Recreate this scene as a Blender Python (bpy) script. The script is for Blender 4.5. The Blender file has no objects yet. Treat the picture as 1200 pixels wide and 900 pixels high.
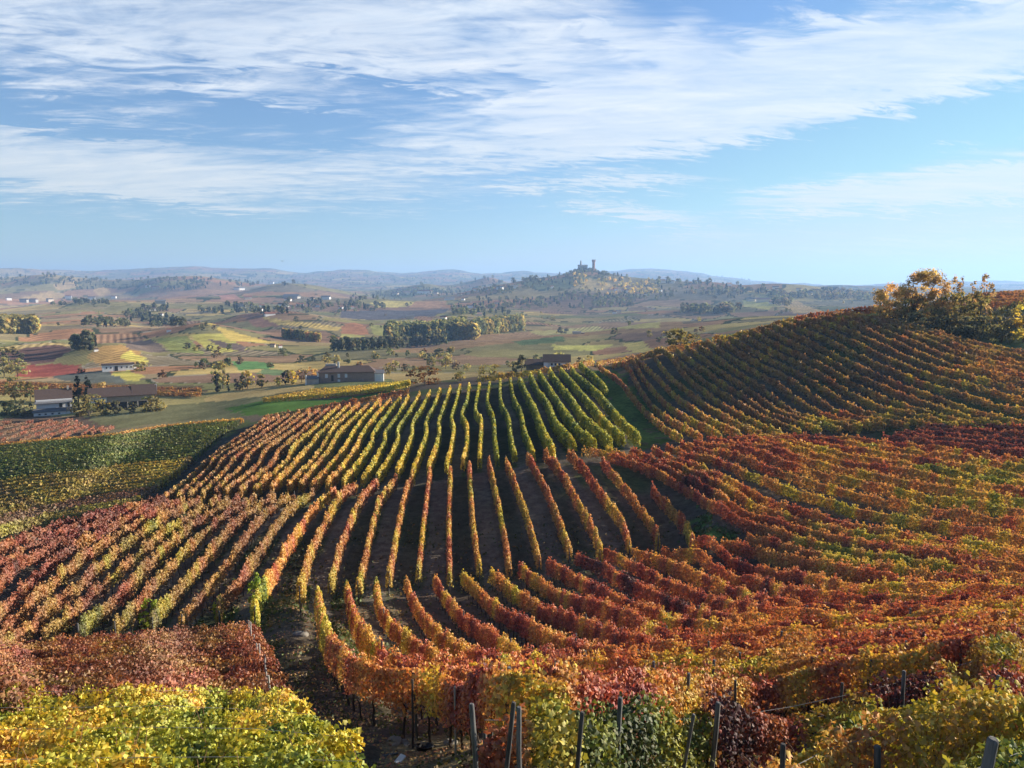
import bpy, math, random
import numpy as np
from mathutils import Vector
C = bpy.context.scene.collection
SC = bpy.context.scene
R = math.radians
rng = np.random.default_rng(7); random.seed(7)

# ---------------------------------------------------------------- camera
cam = bpy.data.objects.new("camera", bpy.data.cameras.new("camera")); C.objects.link(cam)
cam.data.sensor_width = 36.0; cam.data.lens = 27.0
cam.data.clip_start = 0.1; cam.data.clip_end = 60000
cam.location = (0, 0, 0); cam.rotation_euler = (R(90) - math.atan(113/900), 0, 0)
SC.camera = cam

# ---------------------------------------------------------------- light, sky, exposure
SUN_AZ, SUN_EL = R(66), R(18.5)          # azimuth clockwise from the view direction (+Y)
SV = Vector((math.sin(SUN_AZ)*math.cos(SUN_EL), math.cos(SUN_AZ)*math.cos(SUN_EL), math.sin(SUN_EL)))
sun = bpy.data.objects.new("sun", bpy.data.lights.new("sun", 'SUN')); C.objects.link(sun)
sun.data.energy = 5.0; sun.data.angle = R(0.53); sun.data.color = (1.0, 0.88, 0.72)
sun.rotation_euler = SV.to_track_quat('Z', 'Y').to_euler(); sun.location = (200, 60, 200)
EXPO = 1.40
SC.view_settings.view_transform = 'Standard'; SC.view_settings.look = 'None'
SC.view_settings.exposure = EXPO; SC.view_settings.gamma = 1.0; SC.view_settings.use_curve_mapping = False
SC.render.engine = 'CYCLES'
cy = SC.cycles
cy.max_bounces = 6; cy.diffuse_bounces = 3; cy.glossy_bounces = 1; cy.transmission_bounces = 3; cy.volume_bounces = 1
cy.sample_clamp_indirect = 4.0; cy.use_denoising = True; cy.caustics_reflective = False; cy.caustics_refractive = False

class NT:
    """small helper that adds nodes and links"""
    def __init__(s, tree): s.t = tree; s.n = tree.nodes; s.l = tree.links
    def add(s, kind, **kw):
        n = s.n.new(kind)
        for k, v in kw.items():
            if k.startswith('i_'): s.put(n.inputs[int(k[2:])] if k[2:].isdigit() else n.inputs[k[2:].replace('_', ' ')], v)
            else: setattr(n, k, v)
        return n
    def put(s, sock, v):
        if isinstance(v, bpy.types.NodeSocket): s.l.new(v, sock)
        else: sock.default_value = v
    def m(s, op, a, b=None, c=None, clamp=False):
        n = s.n.new('ShaderNodeMath'); n.operation = op; n.use_clamp = clamp; s.put(n.inputs[0], a)
        if b is not None: s.put(n.inputs[1], b)
        if c is not None: s.put(n.inputs[2], c)
        return n.outputs[0]
    def mr(s, v, a, b, c=0.0, d=1.0, smooth=False):
        n = s.n.new('ShaderNodeMapRange'); n.interpolation_type = 'SMOOTHSTEP' if smooth else 'LINEAR'
        for k, x in enumerate((v, a, b, c, d)): s.put(n.inputs[k], x)
        return n.outputs[0]
    def mix(s, f, a, b, mode='MIX'):
        n = s.n.new('ShaderNodeMix'); n.data_type = 'RGBA'; n.blend_type = mode; s.put(n.inputs[0], f); s.put(n.inputs[6], a); s.put(n.inputs[7], b); return n.outputs[2]
    def noise(s, vec, scale, detail=4, rough=.55, dist=0.0):
        n = s.n.new('ShaderNodeTexNoise'); s.put(n.inputs['Vector'], vec); n.inputs['Scale'].default_value = scale
        n.inputs['Detail'].default_value = detail; n.inputs['Roughness'].default_value = rough; n.inputs['Distortion'].default_value = dist; return n.outputs[0]

world = bpy.data.worlds.new("World"); SC.world = world; world.use_nodes = True
world.cycles.sampling_method = 'AUTOMATIC'
w = NT(world.node_tree); w.n.clear()
SKY_STRENGTH = 0.053
sky = w.add('ShaderNodeTexSky', sky_type='NISHITA', sun_disc=False, sun_elevation=SUN_EL, sun_rotation=SUN_AZ, altitude=300, air_density=1.0, dust_density=0.0, ozone_density=2.6)
tc = w.add('ShaderNodeTexCoord'); D = tc.outputs['Generated']
sp = w.add('ShaderNodeSeparateXYZ', i_0=D); dx, dy, dz = sp.outputs
hz = w.m('SQRT', w.m('ADD', w.m('MULTIPLY', dx, dx), w.m('MULTIPLY', dy, dy)))
el = w.m('DIVIDE', dz, w.m('MAXIMUM', hz, 0.001))                 # tangent of the elevation
az = w.m('ARCTAN2', dx, dy)                                        # clockwise from +Y
# the cirrus sheet: a plane high above, noise drawn out along the wind
k = w.m('DIVIDE', 1.0, w.m('ADD', w.m('MAXIMUM', el, 0.0), 0.10))
px_ = w.m('MULTIPLY', w.m('DIVIDE', dx, hz), k); py_ = w.m('MULTIPLY', w.m('DIVIDE', dy, hz), k)
def plane(rot, sx, sy, ox=0.0, oy=0.0):
    c, s_ = math.cos(rot), math.sin(rot)
    a = w.m('MULTIPLY', w.m('ADD', w.m('MULTIPLY', px_, c), w.m('MULTIPLY', py_, s_)), sx)
    b = w.m('MULTIPLY', w.m('SUBTRACT', w.m('MULTIPLY', py_, c), w.m('MULTIPLY', px_, s_)), sy)
    n = w.add('ShaderNodeCombineXYZ', i_0=w.m('ADD', a, ox), i_1=w.m('ADD', b, oy), i_2=0.0); return n.outputs[0]
n_big = w.noise(plane(R(6), 0.16, 0.62, 3.0, 1.0), 1.6, 3, .5, .4)
n_str = w.noise(plane(R(9), 0.42, 1.5, 8.0, 4.0), 1.9, 9, .66, 1.1)
n_puf = w.noise(plane(R(-14), 1.0, 2.2, 2.0, 7.0), 2.6, 9, .64, .8)
n_fil = w.noise(plane(R(-7), 0.34, 3.0, 1.0, 2.0), 2.4, 6, .6, .5)
n_rip = w.noise(plane(R(16), 1.5, 4.2, 3.0, 9.0), 2.6, 8, .62, 1.4)
ob = w.add('ShaderNodeCombineXYZ', i_0=az, i_1=el, i_2=0.0).outputs[0]
wob = w.add('ShaderNodeCombineXYZ', i_0=w.m('MULTIPLY', w.m('SUBTRACT', n_puf, .5), .22), i_1=w.m('MULTIPLY', w.m('SUBTRACT', n_rip, .5), .07), i_2=0.0).outputs[0]
obw = w.add('ShaderNodeVectorMath', operation='ADD', i_0=ob, i_1=wob).outputs[0]
def blob(px, py, rx, ry, rot, amp):
    """an elongated bank of cloud (amp>0) or clear air (amp<0) in the direction of a photo pixel, radii in pixels"""
    a0 = math.atan((px-600)/900); e0 = math.tan(math.atan((450-py)/900)-math.atan(113/900))
    mp = w.add('ShaderNodeMapping', vector_type='TEXTURE', i_Vector=obw)
    mp.inputs['Location'].default_value = (a0, e0, 0); mp.inputs['Rotation'].default_value = (0, 0, R(rot)); mp.inputs['Scale'].default_value = (rx/900, ry/900, 1)
    g = w.add('ShaderNodeTexGradient', gradient_type='SPHERICAL'); w.l.new(mp.outputs[0], g.inputs[0])
    return w.m('MULTIPLY', w.mr(g.outputs['Fac'], 0, 1, 0, 1, True), amp)
BANKS = [(700,35,30,14,-30,.2),(890,5,16,10,0,.25),(940,35,60,16,-25,.22),(1030,40,50,18,-10,.20),(1110,25,60,20,-20,.22),(1180,70,50,30,-30,.2),(790,30,50,30,-35,.2),(870,60,70,22,-20,.16),(1120,225,190,8,4,.2),(960,232,130,9,-4,.22),(1180,215,90,7,3,.2),(800,277,90,5,0,.14),(640,214,120,6,1,.2),(1160,268,60,4,0,.2),(560,225,120,9,3,.1),(140,60,220,30,6,-.06),(100,140,160,14,3,-.06),(420,110,120,22,-5,-.12),(700,160,40,10,0,-.14),(420,30,420,70,2,.15),(250,120,330,40,3,.10),(60,210,260,40,0,.16),(1090,215,200,16,3,.12),(930,120,330,70,6,.14),(700,130,260,60,-14,.12),(760,60,120,40,-25,.16),(960,50,110,22,-20,.20),(1100,30,140,18,-15,.20),(610,100,90,14,-20,-.16),(240,105,150,12,4,-.14),(850,110,460,75,4,.34),(1120,90,330,75,8,.30),(640,60,260,120,-10,.16),(150,215,520,55,-1,.30),(330,60,460,110,4,.26),(560,170,360,50,2,.26),
         (60,60,300,60,0,.20),(1080,238,300,26,3,.50),(720,215,180,11,1,.40),(745,250,170,12,-12,.38),(815,282,100,7,0,.40),(1075,188,75,6,0,.42),(190,240,200,9,-6,.40),(700,172,260,30,4,.20),(1080,297,300,12,0,.34),(380,272,60,5,0,.25),
         (1040,178,270,34,8,-.42),(300,137,200,20,-6,-.22),(90,172,190,9,-2,-.34),(960,28,280,26,-8,-.12),(1180,60,80,40,0,-.12),(800,12,330,24,0,-.06),(500,290,700,48,0,-.24),(470,104,170,12,-8,-.16),(880,196,160,14,0,-.20),(640,230,140,10,0,-.12),(420,178,150,7,0,-.12)]
acc = None
for b_ in BANKS:
    v = blob(*b_); acc = v if acc is None else w.m('ADD', acc, v)
dens = w.m('ADD', w.m('MULTIPLY', n_big, .30), w.m('MULTIPLY', n_str, .62))
dens = w.m('ADD', dens, w.m('MULTIPLY', n_fil, .34)); dens = w.m('ADD', dens, w.m('MULTIPLY', n_puf, .42))
dens = w.m('ADD', dens, w.m('MULTIPLY', w.m('SUBTRACT', n_rip, .05), .50))
dens = w.m('ADD', dens, acc)
cov = w.m('MULTIPLY', w.m('MULTIPLY', w.mr(dens, 1.05, 1.44, 0, 1, True), w.mr(w.m('ADD', n_fil, w.m('MULTIPLY', n_puf, .8)), .62, 1.08, .62, 1.0)), w.mr(el, 0.005, .09, .35, 1, True))
ctone = w.mr(w.m('ADD', n_str, w.m('MULTIPLY', n_puf, .6)), .55, 1.05)
ccol = w.mix(ctone, (5.0, 5.9, 7.0, 1), (6.9, 7.1, 7.3, 1))
ccol = w.mix(w.mr(el, .04, .22), (6.0, 6.1, 5.6, 1), ccol)
tint = w.mix(w.mr(el, 0.0, .30, 0, 1, True), (.80, .88, .96, 1), (.90, 1.0, 1.13, 1))
skyb = w.mix(1.0, sky.outputs[0], tint, 'MULTIPLY')
skyb = w.mix(.85, skyb, (4.7, 5.35, 5.75, 1), 'DARKEN')
skyc = w.mix(w.m('MULTIPLY', cov, .93), skyb, ccol)
bg = w.add('ShaderNodeBackground', i_Color=skyc, i_Strength=SKY_STRENGTH)
wo = w.add('ShaderNodeOutputWorld'); w.l.new(bg.outputs[0], wo.inputs[0])
# ---------------------------------------------------------------- terrain
import numpy as np, math
FPX = 900.0; PITCH = math.atan(113.0/900.0)
CP, SP = math.cos(PITCH), math.sin(PITCH)
def ray(px, py):
    """view direction of a photo pixel (1200x900), world axes: camera at origin looking along +Y"""
    px = np.asarray(px, float); py = np.asarray(py, float)
    a = (px-600)/FPX; b = (450-py)/FPX
    d = np.stack([a, CP + SP*b, -SP + CP*b], -1)
    return d
def hash2(i, j, seed):
    n = (i.astype(np.int64)*374761393 + j.astype(np.int64)*668265263 + seed*974634777) & 0x7fffffff
    n = ((n ^ (n >> 13))*1274126177) & 0x7fffffff
    n = ((n ^ (n >> 15))*1911520717) & 0x7fffffff
    return ((n ^ (n >> 16)) & 0xffff)/65535.0
def vnoise(x, y, seed=0):
    x = np.asarray(x, float); y = np.asarray(y, float)
    i = np.floor(x); j = np.floor(y); fx = x-i; fy = y-j
    fx = fx*fx*fx*(fx*(fx*6-15)+10); fy = fy*fy*fy*(fy*(fy*6-15)+10)
    a = hash2(i, j, seed); b = hash2(i+1, j, seed); c = hash2(i, j+1, seed); d = hash2(i+1, j+1, seed)
    return (a*(1-fx)+b*fx)*(1-fy) + (c*(1-fx)+d*fx)*fy
def fbm(x, y, seed=0, octv=4, gain=.5):
    s = 0; a = 1; t = 0
    for k in range(octv):
        s = s + a*(vnoise(x, y, seed+k*17)-.5); t += a; a *= gain; x = x*2.03+7.1; y = y*2.03+3.7
    return s/t*2
def sstep(a, b, x):
    t = np.clip((x-a)/(b-a), 0, 1); return t*t*(3-2*t)

# control points: photo pixel, distance ahead (m), height of what is seen there above the ground
CTRL = [
 # foreground slope, left
 (0,900,9.6,1.8),(220,900,9.3,1.8),(0,808,18.5,1.8),(160,806,18.5,1.8),(330,810,18,1.8),
 (60,798,23.5,1.8),(310,800,23,1.8),(280,738,36,1.8),(20,757,34,1.8),(150,748,35,1.8),(-120,850,14,1.8),(-140,770,30,1.8),
 # track
 (400,870,19,0),(345,790,30,0),(340,712,48,0),(480,885,18.5,0),(500,840,24.5,0),(600,893,14.5,0),
 # foreground slope, right
 (1137,856,9,1.85),(1000,880,10.3,1.75),(836,824,15.2,1.9),(820,762,27,1.8),(940,740,30,1.8),(600,762,36,1.8),(700,700,47,1.8),(900,700,41,1.8),(1000,722,33,1.8),
 (1190,700,32,1.8),(1190,760,19,1.8),(1330,740,24,1.8),(1330,640,47,1.8),
 # bowl
 (30,750,42,1.8),(135,730,44,1.8),(257,720,47,1.8),(367,690,54,1.8),(456,676,60,1.8),(527,674,62,1.8),(632,655,64,1.8),(737,636,66,1.8),(812,632,67,1.0),(830,628,66,0),
 (0,640,61,1.8),(100,606,73,1.8),(190,588,80,1.8),(300,592,76,1.8),(393,572,84,1.8),(-120,660,58,1.8),
 (463,558,87,1.8),(527,546,90,1.8),(618,532,92,1.8),(700,530,92,1.8),
 (850,640,63,1.8),(950,665,52,1.8),(1000,600,65,1.8),(1190,620,50,1.8),(1190,590,58,1.8),(900,560,78,1.8),(1000,530,89,1.8),(900,512,98,1.8),(1190,530,84,1.8),(780,518,99,1.8),
 # far block up to the crest
 (545,515,108,1.8),(548,496,128,1.8),(545,480,150,1.8),(640,475,140,1.8),(700,490,115,1.8),(740,512,102,1.8),(450,510,128,1.8),(350,545,108,1.8),(240,575,97,1.8),(200,580,97,1.8),
 (280,535,125,1.8),(315,489,190,1.8),(400,475,188,1.8),(450,467,187,1.8),(520,455,188,1.8),(600,444,190,1.8),(680,430,192,1.8),
 # right hill
 (800,512,104,1.2),(900,506,107,1.5),(1000,500,106,1.8),(1150,495,102,1.8),(702,430,190,1.8),(780,410,182,1.8),(850,395,174,1.8),(920,378,167,1.8),(1000,363,160,1.8),
 (755,475,140,1.8),(850,465,132,1.8),(1000,430,130,1.8),(1150,445,115,1.8),(1100,388,150,0),(1190,402,141,0.5),(1190,352,185,1.8),(1110,356,186,1.8),(780,416,236,0),(850,402,232,0),(920,387,222,0),(985,373,215,0),(1040,362,205,0),(700,434,232,0),(850,392,330,0),(1000,372,330,0),(1200,341,222,1.8),(1130,345,225,1.8),(1330,338,220,1.8),(1330,440,118,1.8),(1330,385,150,1),
 # left shelves below
 (170,582,112,1.8),(50,606,110,1.8),(-100,630,104,1.8),(230,538,145,1.8),(50,556,145,1.8),(50,526,185,1.8),(275,494,205,1.8),(140,506,210,1.8),(20,512,230,1.8),
 (60,487,288,0),(150,480,290,0),(250,478,285,0),(350,482,236,0),(310,466,268,1.8),(400,457,282,1.8),(480,447,290,1.8),(400,448,333,0),(-120,500,270,0),
 (640,433,262,0),(495,452,214,0),(575,446,216,0),(798,409,205,0),(690,424,235,1),(560,441,260,0),
 (150,461,330,1.8),(0,462,322,1.8),(240,461,335,0),(141,434,450,0),
 # valley floor and beyond
 (30,440,455,0),(260,430,470,0),(350,430,480,0),(500,428,475,0),(620,420,520,0),(720,410,560,0),(-120,440,450,0),
 (60,424,520,0),(110,404,570,0),(150,403,585,0),(178,412,580,0),(130,410,700,0),(20,404,640,0),(60,400,680,0),(40,402,760,0),(210,414,570,0),(300,415,590,0),(-120,402,640,0),
 (450,410,610,0),(560,402,640,0),(650,393,690,0),(760,377,780,0),(820,376,800,0),(900,372,840,0),(1010,372,860,0),(1200,380,700,0),(480,409,760,0),(570,400,800,0),(660,393,850,0),(760,381,950,0),(900,378,980,0),
 (200,384,830,0),(237,378,830,0),(270,384,800,0),(330,396,760,0),(220,386,1000,0),(290,391,950,0),(150,386,850,0),(80,388,830,0),(0,392,800,0),(-150,392,800,0),
 (400,381,1010,0),(430,392,880,0),(280,374,1130,0),(320,369,1150,0),(370,373,1100,0),(320,374,1400,0),(380,378,1300,0),(230,376,1300,0),(120,374,1200,0),(0,376,1150,0),(440,379,1100,0),(500,372,1200,0),(470,376,1350,0),(560,378,1150,0),(550,392,900,0),
 (0,360,1900,0),(60,352,2100,0),(110,352,2000,0),(220,350,2100,0),(330,356,1800,0),(400,358,1750,0),(450,353,2000,0),(520,352,2000,0),(60,356,2500,0),(220,354,2500,0),(480,356,2400,0),
 (600,366,1500,0),(700,369,1450,0),(800,366,1400,0),(900,363,1350,0),(1000,362,1400,0),(1200,362,1300,0),
 (560,345,2150,0),(600,331,2600,0),(630,325,2560,0),(660,321,2550,0),(684,316.5,2535,0),(700,317.5,2535,0),(722,322,2520,0),(760,327,2470,0),(800,330,2420,0),(835,331,2400,0),(870,333.5,2350,0),(900,331.5,2300,0),(935,331.5,2300,0),(962,336,2250,0),(990,342,2250,0),(1030,346,2200,0),(1200,352,2000,0),
 (640,345,2000,0),(700,343,1950,0),(770,347,1850,0),(860,350,1800,0),(930,350,1750,0),(620,336,2250,0),(745,338,2150,0),
 (600,340,3100,0),(660,338,3200,0),(800,342,3100,0),(900,344,3000,0),
 # behind the castle hill the ground drops
 (690,338,3600,0),(600,336,3500,0),(780,338,3500,0),(900,339,3500,0),(1000,339,3600,0),(1200,341,3600,0),
 (0,338,3500,0),(20,334,3600,0),(50,322.5,3800,0),(80,329,3800,0),(120,342,3500,0),(155,344,3300,0),(185,330,3500,0),(215,327,3550,0),(245,325.5,3550,0),(268,331,3400,0),(285,341,3200,0),(320,332,3100,0),(370,335,3100,0),(410,344,3100,0),
 (455,345,3300,0),(485,333,3500,0),(502,331,3500,0),(530,340,3500,0),(550,331,3900,0),(572,322.5,4000,0),(598,331,4000,0),
 (50,334,4800,0),(240,336,4600,0),(360,340,4400,0),(495,338,4600,0),(572,334,5000,0),
 (-150,340,3400,0),(1350,345,3600,0),
 (0,334,5600,0),(130,332,5800,0),(230,332,5800,0),(350,334,5600,0),(450,334,5600,0),(560,333,6000,0),(700,333,6000,0),(850,337,6000,0),(1000,339,6000,0),(1200,339,6000,0),
]
SKY = [(-300,318),(-150,317),(-60,316),(0,315.5),(35,315.5),(70,320),(130,318.5),(165,317),(200,314.5),(228,312),(245,315),(272,317),(310,315.5),(350,320),(390,318.5),(432,316.5),(470,321.5),(490,320),(540,317.5),(575,322),(610,319.5),(640,321),(690,320),(730,318),(755,316),(790,317),(830,322),(865,328),(900,332),(950,335),(1000,336),(1060,335),(1100,332),(1150,331),(1190,331),(1260,330),(1400,329)]
P = []
for px, py, Y, h in CTRL:
    d = ray(px, py); t = Y/d[1]; P.append((d[0]*t, Y, d[2]*t-h))
for px, py in SKY:
    d = ray(px, py)
    t = 8600/np.hypot(d[0], d[1]); P.append((d[0]*t, d[1]*t, d[2]*t))
    d = ray(px, py+9); t = 12500/np.hypot(d[0], d[1]); P.append((d[0]*t, d[1]*t, d[2]*t))
P += [(0, 0.6, -4.6), (-3, 2.2, -5.2), (3, 2.2, -5.0)]
P = np.array(P)
def to_uw(x, y):
    r = np.hypot(x, y); return np.arctan2(x, y)*2.6, np.log(r+12.0)
GS = 80.0
pu, pw = to_uw(P[:,0], P[:,1]); pr = np.hypot(P[:,0], P[:,1])
pg = P[:,2]/(pr+GS)
def _phi(r2): return 0.5*r2*np.log(r2+1e-12)
def tps_fit(u, w, g, lam):
    n = len(u); K = _phi((u[:,None]-u)**2+(w[:,None]-w)**2) + lam*np.eye(n)
    A = np.zeros((n+3, n+3)); A[:n,:n] = K; Q = np.stack([np.ones(n), u, w], 1); A[:n,n:] = Q; A[n:,:n] = Q.T
    return np.linalg.solve(A, np.concatenate([g, np.zeros(3)]))
TC = tps_fit(pu, pw, pg, 2e-4)
def tps_eval(u, w):
    u = u.ravel(); w = w.ravel(); out = TC[-3] + TC[-2]*u + TC[-1]*w
    for s in range(0, len(u), 20000):
        uu = u[s:s+20000]; ww = w[s:s+20000]
        out[s:s+20000] += _phi((uu[:,None]-pu)**2+(ww[:,None]-pw)**2) @ TC[:-3]
    return out
AZM, NA, NR, R0, R1 = 0.80, 1040, 700, 2.0, 13000.0
AZ = np.linspace(-AZM, AZM, NA); LR = np.linspace(math.log(R0), math.log(R1), NR); RR = np.exp(LR)
# coarse spline raster (every 2nd ring and 3rd column), then linear refinement
azc = np.linspace(-AZM, AZM, 381); lrc = np.linspace(LR[0], LR[-1], 400)
gu, gw = np.meshgrid(azc*2.6, np.log(np.exp(lrc)+12.0))
gc = tps_eval(gu, gw).reshape(400, 381)
def refine(gc):
    ia = np.interp(AZ, azc, np.arange(381)); ir = np.interp(LR, lrc, np.arange(400))
    def cub(i, n):
        k = np.clip(np.floor(i).astype(int), 0, n-2); t = i-k
        km, k1, k2 = np.clip(k-1,0,n-1), k+1, np.clip(k+2,0,n-1)
        return (km,k,k1,k2), (-.5*t+t*t-.5*t**3, 1-2.5*t*t+1.5*t**3, .5*t+2*t*t-1.5*t**3, -.5*t*t+.5*t**3)
    (a,b,c,d),(wa,wb,wc,wd) = cub(ir, 400)
    m = gc[a]*wa[:,None]+gc[b]*wb[:,None]+gc[c]*wc[:,None]+gc[d]*wd[:,None]
    (a,b,c,d),(wa,wb,wc,wd) = cub(ia, 381)
    return m[:,a]*wa+m[:,b]*wb+m[:,c]*wc+m[:,d]*wd
GX = RR[:,None]*np.sin(AZ)[None]; GY = RR[:,None]*np.cos(AZ)[None]
GZ = refine(gc)*(RR[:,None]+GS)
rr = RR[:,None]*np.ones((1,NA))
_relief = (fbm(GX/330., GY/330., 3, 3)*sstep(420, 1500, rr)*11 + fbm(GX/520.+3, GY/640., 13, 2)*sstep(650, 1500, rr)*(1-.5*sstep(4500,6500,rr))*14 + fbm(GX/900.+5, GY/900., 9, 4)*sstep(1200, 4200, rr)*22*(1-.6*sstep(6500,8600,rr))
           + fbm(GX/420., GY/420., 41, 4)*sstep(5200, 7500, rr)*34
           + fbm(GX/120., GY/120., 21, 3)*sstep(420, 900, rr)*2.2)
_gy, _gx = GY, GX
_castle = np.exp(-(((GX-295)/260)**2+((GY-2500)/450)**2))
GZ = GZ + _relief*(1-.9*_castle) + fbm(GX/3.0, GY/3.0, 31, 3)*.07*(1-sstep(120, 250, rr))
def hgt(x, y):
    x = np.asarray(x, float); y = np.asarray(y, float)
    ia = np.clip((np.arctan2(x, y)+AZM)/(2*AZM)*(NA-1), 0, NA-1.001); ir = np.clip((np.log(np.maximum(np.hypot(x, y), R0))-LR[0])/(LR[-1]-LR[0])*(NR-1), 0, NR-1.001)
    i = ia.astype(int); j = ir.astype(int); fa = ia-i; fr = ir-j
    return (GZ[j,i]*(1-fa)+GZ[j,i+1]*fa)*(1-fr) + (GZ[j+1,i]*(1-fa)+GZ[j+1,i+1]*fa)*fr
def cast(pts, h=0.0, rmin=4.0, rmax=12000.0):
    """where the sight lines of the photo pixels meet the ground raised by h; returns the ground points"""
    pts = np.asarray(pts, float); d = ray(pts[:,0], pts[:,1]); hd = np.hypot(d[:,0], d[:,1]); d = d/hd[:,None]
    rs = np.exp(np.linspace(math.log(rmin), math.log(rmax), 2600))
    f = d[:,2:3]*rs - hgt(d[:,0:1]*rs, d[:,1:2]*rs) - h
    hit = (f <= 0); k = np.where(hit.any(1), hit.argmax(1), np.abs(f/rs).argmin(1)); k = np.maximum(k, 1)
    n = np.arange(len(k)); f0 = f[n,k-1]; f1 = f[n,k]; t = np.where(hit.any(1), f0/np.maximum(f0-f1, 1e-9), 0.5); t = np.clip(t,0,1)
    r = rs[k-1]*(1-t)+rs[k]*t
    x = d[:,0]*r; y = d[:,1]*r
    return np.stack([x, y, hgt(x, y)], 1)
# ---------------------------------------------------------------- helpers
ORD = "first second third fourth fifth sixth seventh eighth ninth tenth eleventh twelfth thirteenth fourteenth fifteenth sixteenth seventeenth eighteenth nineteenth".split()
TENS = {20: 'twent', 30: 'thirt', 40: 'fort'}
def ordw(n):
    if n < 20: return ORD[n-1]
    t = n//10*10
    return TENS[t]+'ieth' if n % 10 == 0 else TENS[t]+'y-'+ORD[n % 10-1]
def tag(o, label=None, cat=None, group=None, kind=None):
    if label: o['label'] = label
    if cat: o['category'] = cat
    if group: o['group'] = group
    if kind: o['kind'] = kind
    return o
def link(name, me, mat=None, parent=None, loc=None):
    o = bpy.data.objects.new(name, me); C.objects.link(o)
    if mat is not None and me is not None and not me.materials: me.materials.append(mat)
    if parent is not None: o.parent = parent
    if loc is not None: o.location = loc
    return o
def empty(name, loc=(0,0,0), rz=0.0):
    o = bpy.data.objects.new(name, None); o.empty_display_size = .5; C.objects.link(o); o.location = loc; o.rotation_euler = (0,0,rz); return o
def raw_mesh(name, verts, loops, starts, col=None, smooth=False):
    """mesh straight from arrays: verts (n,3), loop vertex indices, polygon starts, one colour per polygon"""
    me = bpy.data.meshes.new(name)
    me.vertices.add(len(verts)); me.vertices.foreach_set('co', np.ascontiguousarray(verts, np.float32).ravel())
    me.loops.add(len(loops)); me.loops.foreach_set('vertex_index', np.ascontiguousarray(loops, np.int32))
    me.polygons.add(len(starts)); me.polygons.foreach_set('loop_start', np.ascontiguousarray(starts, np.int32))
    if smooth: me.polygons.foreach_set('use_smooth', np.ones(len(starts), bool))
    me.update(calc_edges=True)
    if col is not None:
        a = me.attributes.new('col', 'FLOAT_COLOR', 'FACE'); c = np.ones((len(starts), 4), np.float32); c[:, :3] = col; a.data.foreach_set('color', c.ravel())
    return me
class MB:
    """collects boxes, tubes and prisms; build() links them as ONE mesh object"""
    def __init__(s): s.v = []; s.f = []
    def add(s, v, f):
        b = len(s.v); s.v += [tuple(map(float, p)) for p in v]; s.f += [[b+i for i in q] for q in f]
    def box(s, x0, x1, y0, y1, z0, z1):
        s.add([(x0,y0,z0),(x1,y0,z0),(x1,y1,z0),(x0,y1,z0),(x0,y0,z1),(x1,y0,z1),(x1,y1,z1),(x0,y1,z1)], [(0,3,2,1),(4,5,6,7),(0,1,5,4),(1,2,6,5),(2,3,7,6),(3,0,4,7)])
    def tube(s, pts, rad, n=8, cap=True):
        pts = [Vector(p) for p in pts]; rad = rad if hasattr(rad, '__len__') else [rad]*len(pts); V = []; F = []
        for i, p in enumerate(pts):
            t = (pts[min(i+1, len(pts)-1)]-pts[max(i-1, 0)]).normalized(); a = t.orthogonal().normalized(); b = t.cross(a)
            if i: a = (pa-t*pa.dot(t)).normalized(); b = t.cross(a)
            pa = a
            for k_ in range(n):
                th = 2*math.pi*k_/n; V.append(p+(a*math.cos(th)+b*math.sin(th))*rad[i])
        for i in range(len(pts)-1):
            for k_ in range(n): F.append((i*n+k_, i*n+(k_+1) % n, (i+1)*n+(k_+1) % n, (i+1)*n+k_))
        if cap: F.append(tuple(range(n-1, -1, -1))); F.append(tuple((len(pts)-1)*n+k_ for k_ in range(n)))
        s.add(V, F)
    def gable(s, x0, x1, y0, y1, z0, z1, hip=0.0, t=.18):
        """a pitched roof slab, ridge along x"""
        ym = (y0+y1)/2
        top = [(x0,y0,z0),(x1,y0,z0),(x1-hip,ym,z1),(x0+hip,ym,z1),(x0,y1,z0),(x1,y1,z0)]
        low = [(a,b,c-t) for a,b,c in top]
        s.add(top+low, [(0,1,2,3),(5,4,3,2),(1,5,2),(4,0,3),(6,9,8,7),(11,8,9,10),(7,8,11),(10,9,6),(0,6,7,1),(1,7,11,5),(5,11,10,4),(4,10,6,0)])
    def mesh(s, name):
        me = bpy.data.meshes.new(name); me.from_pydata(s.v, [], s.f); me.update(); return me
    def build(s, name, mat, parent=None, smooth=False, bevel=0.0):
        me = s.mesh(name)
        if smooth: me.polygons.foreach_set('use_smooth', np.ones(len(me.polygons), bool))
        o = link(name, me, mat, parent)
        if bevel: m_ = o.modifiers.new('bevel', 'BEVEL'); m_.width = bevel; m_.segments = 2
        return o

# ---------------------------------------------------------------- materials
def new_mat(name):
    m = bpy.data.materials.new(name); m.use_nodes = True; t = NT(m.node_tree); t.n.clear(); out = t.add('ShaderNodeOutputMaterial'); return m, t, out
def leaf_mat(name, trans=.29, gloss=.028, sat=1.0):
    m, t, out = new_mat(name)
    a = t.add('ShaderNodeAttribute', attribute_name='col').outputs[0]
    tr = t.mix(1.0, a, (1.12, .92, .62, 1), 'MULTIPLY')
    d = t.add('ShaderNodeBsdfDiffuse', i_Color=a); e = t.add('ShaderNodeBsdfTranslucent', i_Color=tr)
    x = t.add('ShaderNodeMixShader', i_0=trans); t.l.new(d.outputs[0], x.inputs[1]); t.l.new(e.outputs[0], x.inputs[2])
    g = t.add('ShaderNodeBsdfGlossy', i_Color=(1,1,1,1), i_Roughness=.62); y = t.add('ShaderNodeMixShader', i_0=gloss); t.l.new(x.outputs[0], y.inputs[1]); t.l.new(g.outputs[0], y.inputs[2])
    t.l.new(y.outputs[0], out.inputs[0]); return m
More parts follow.
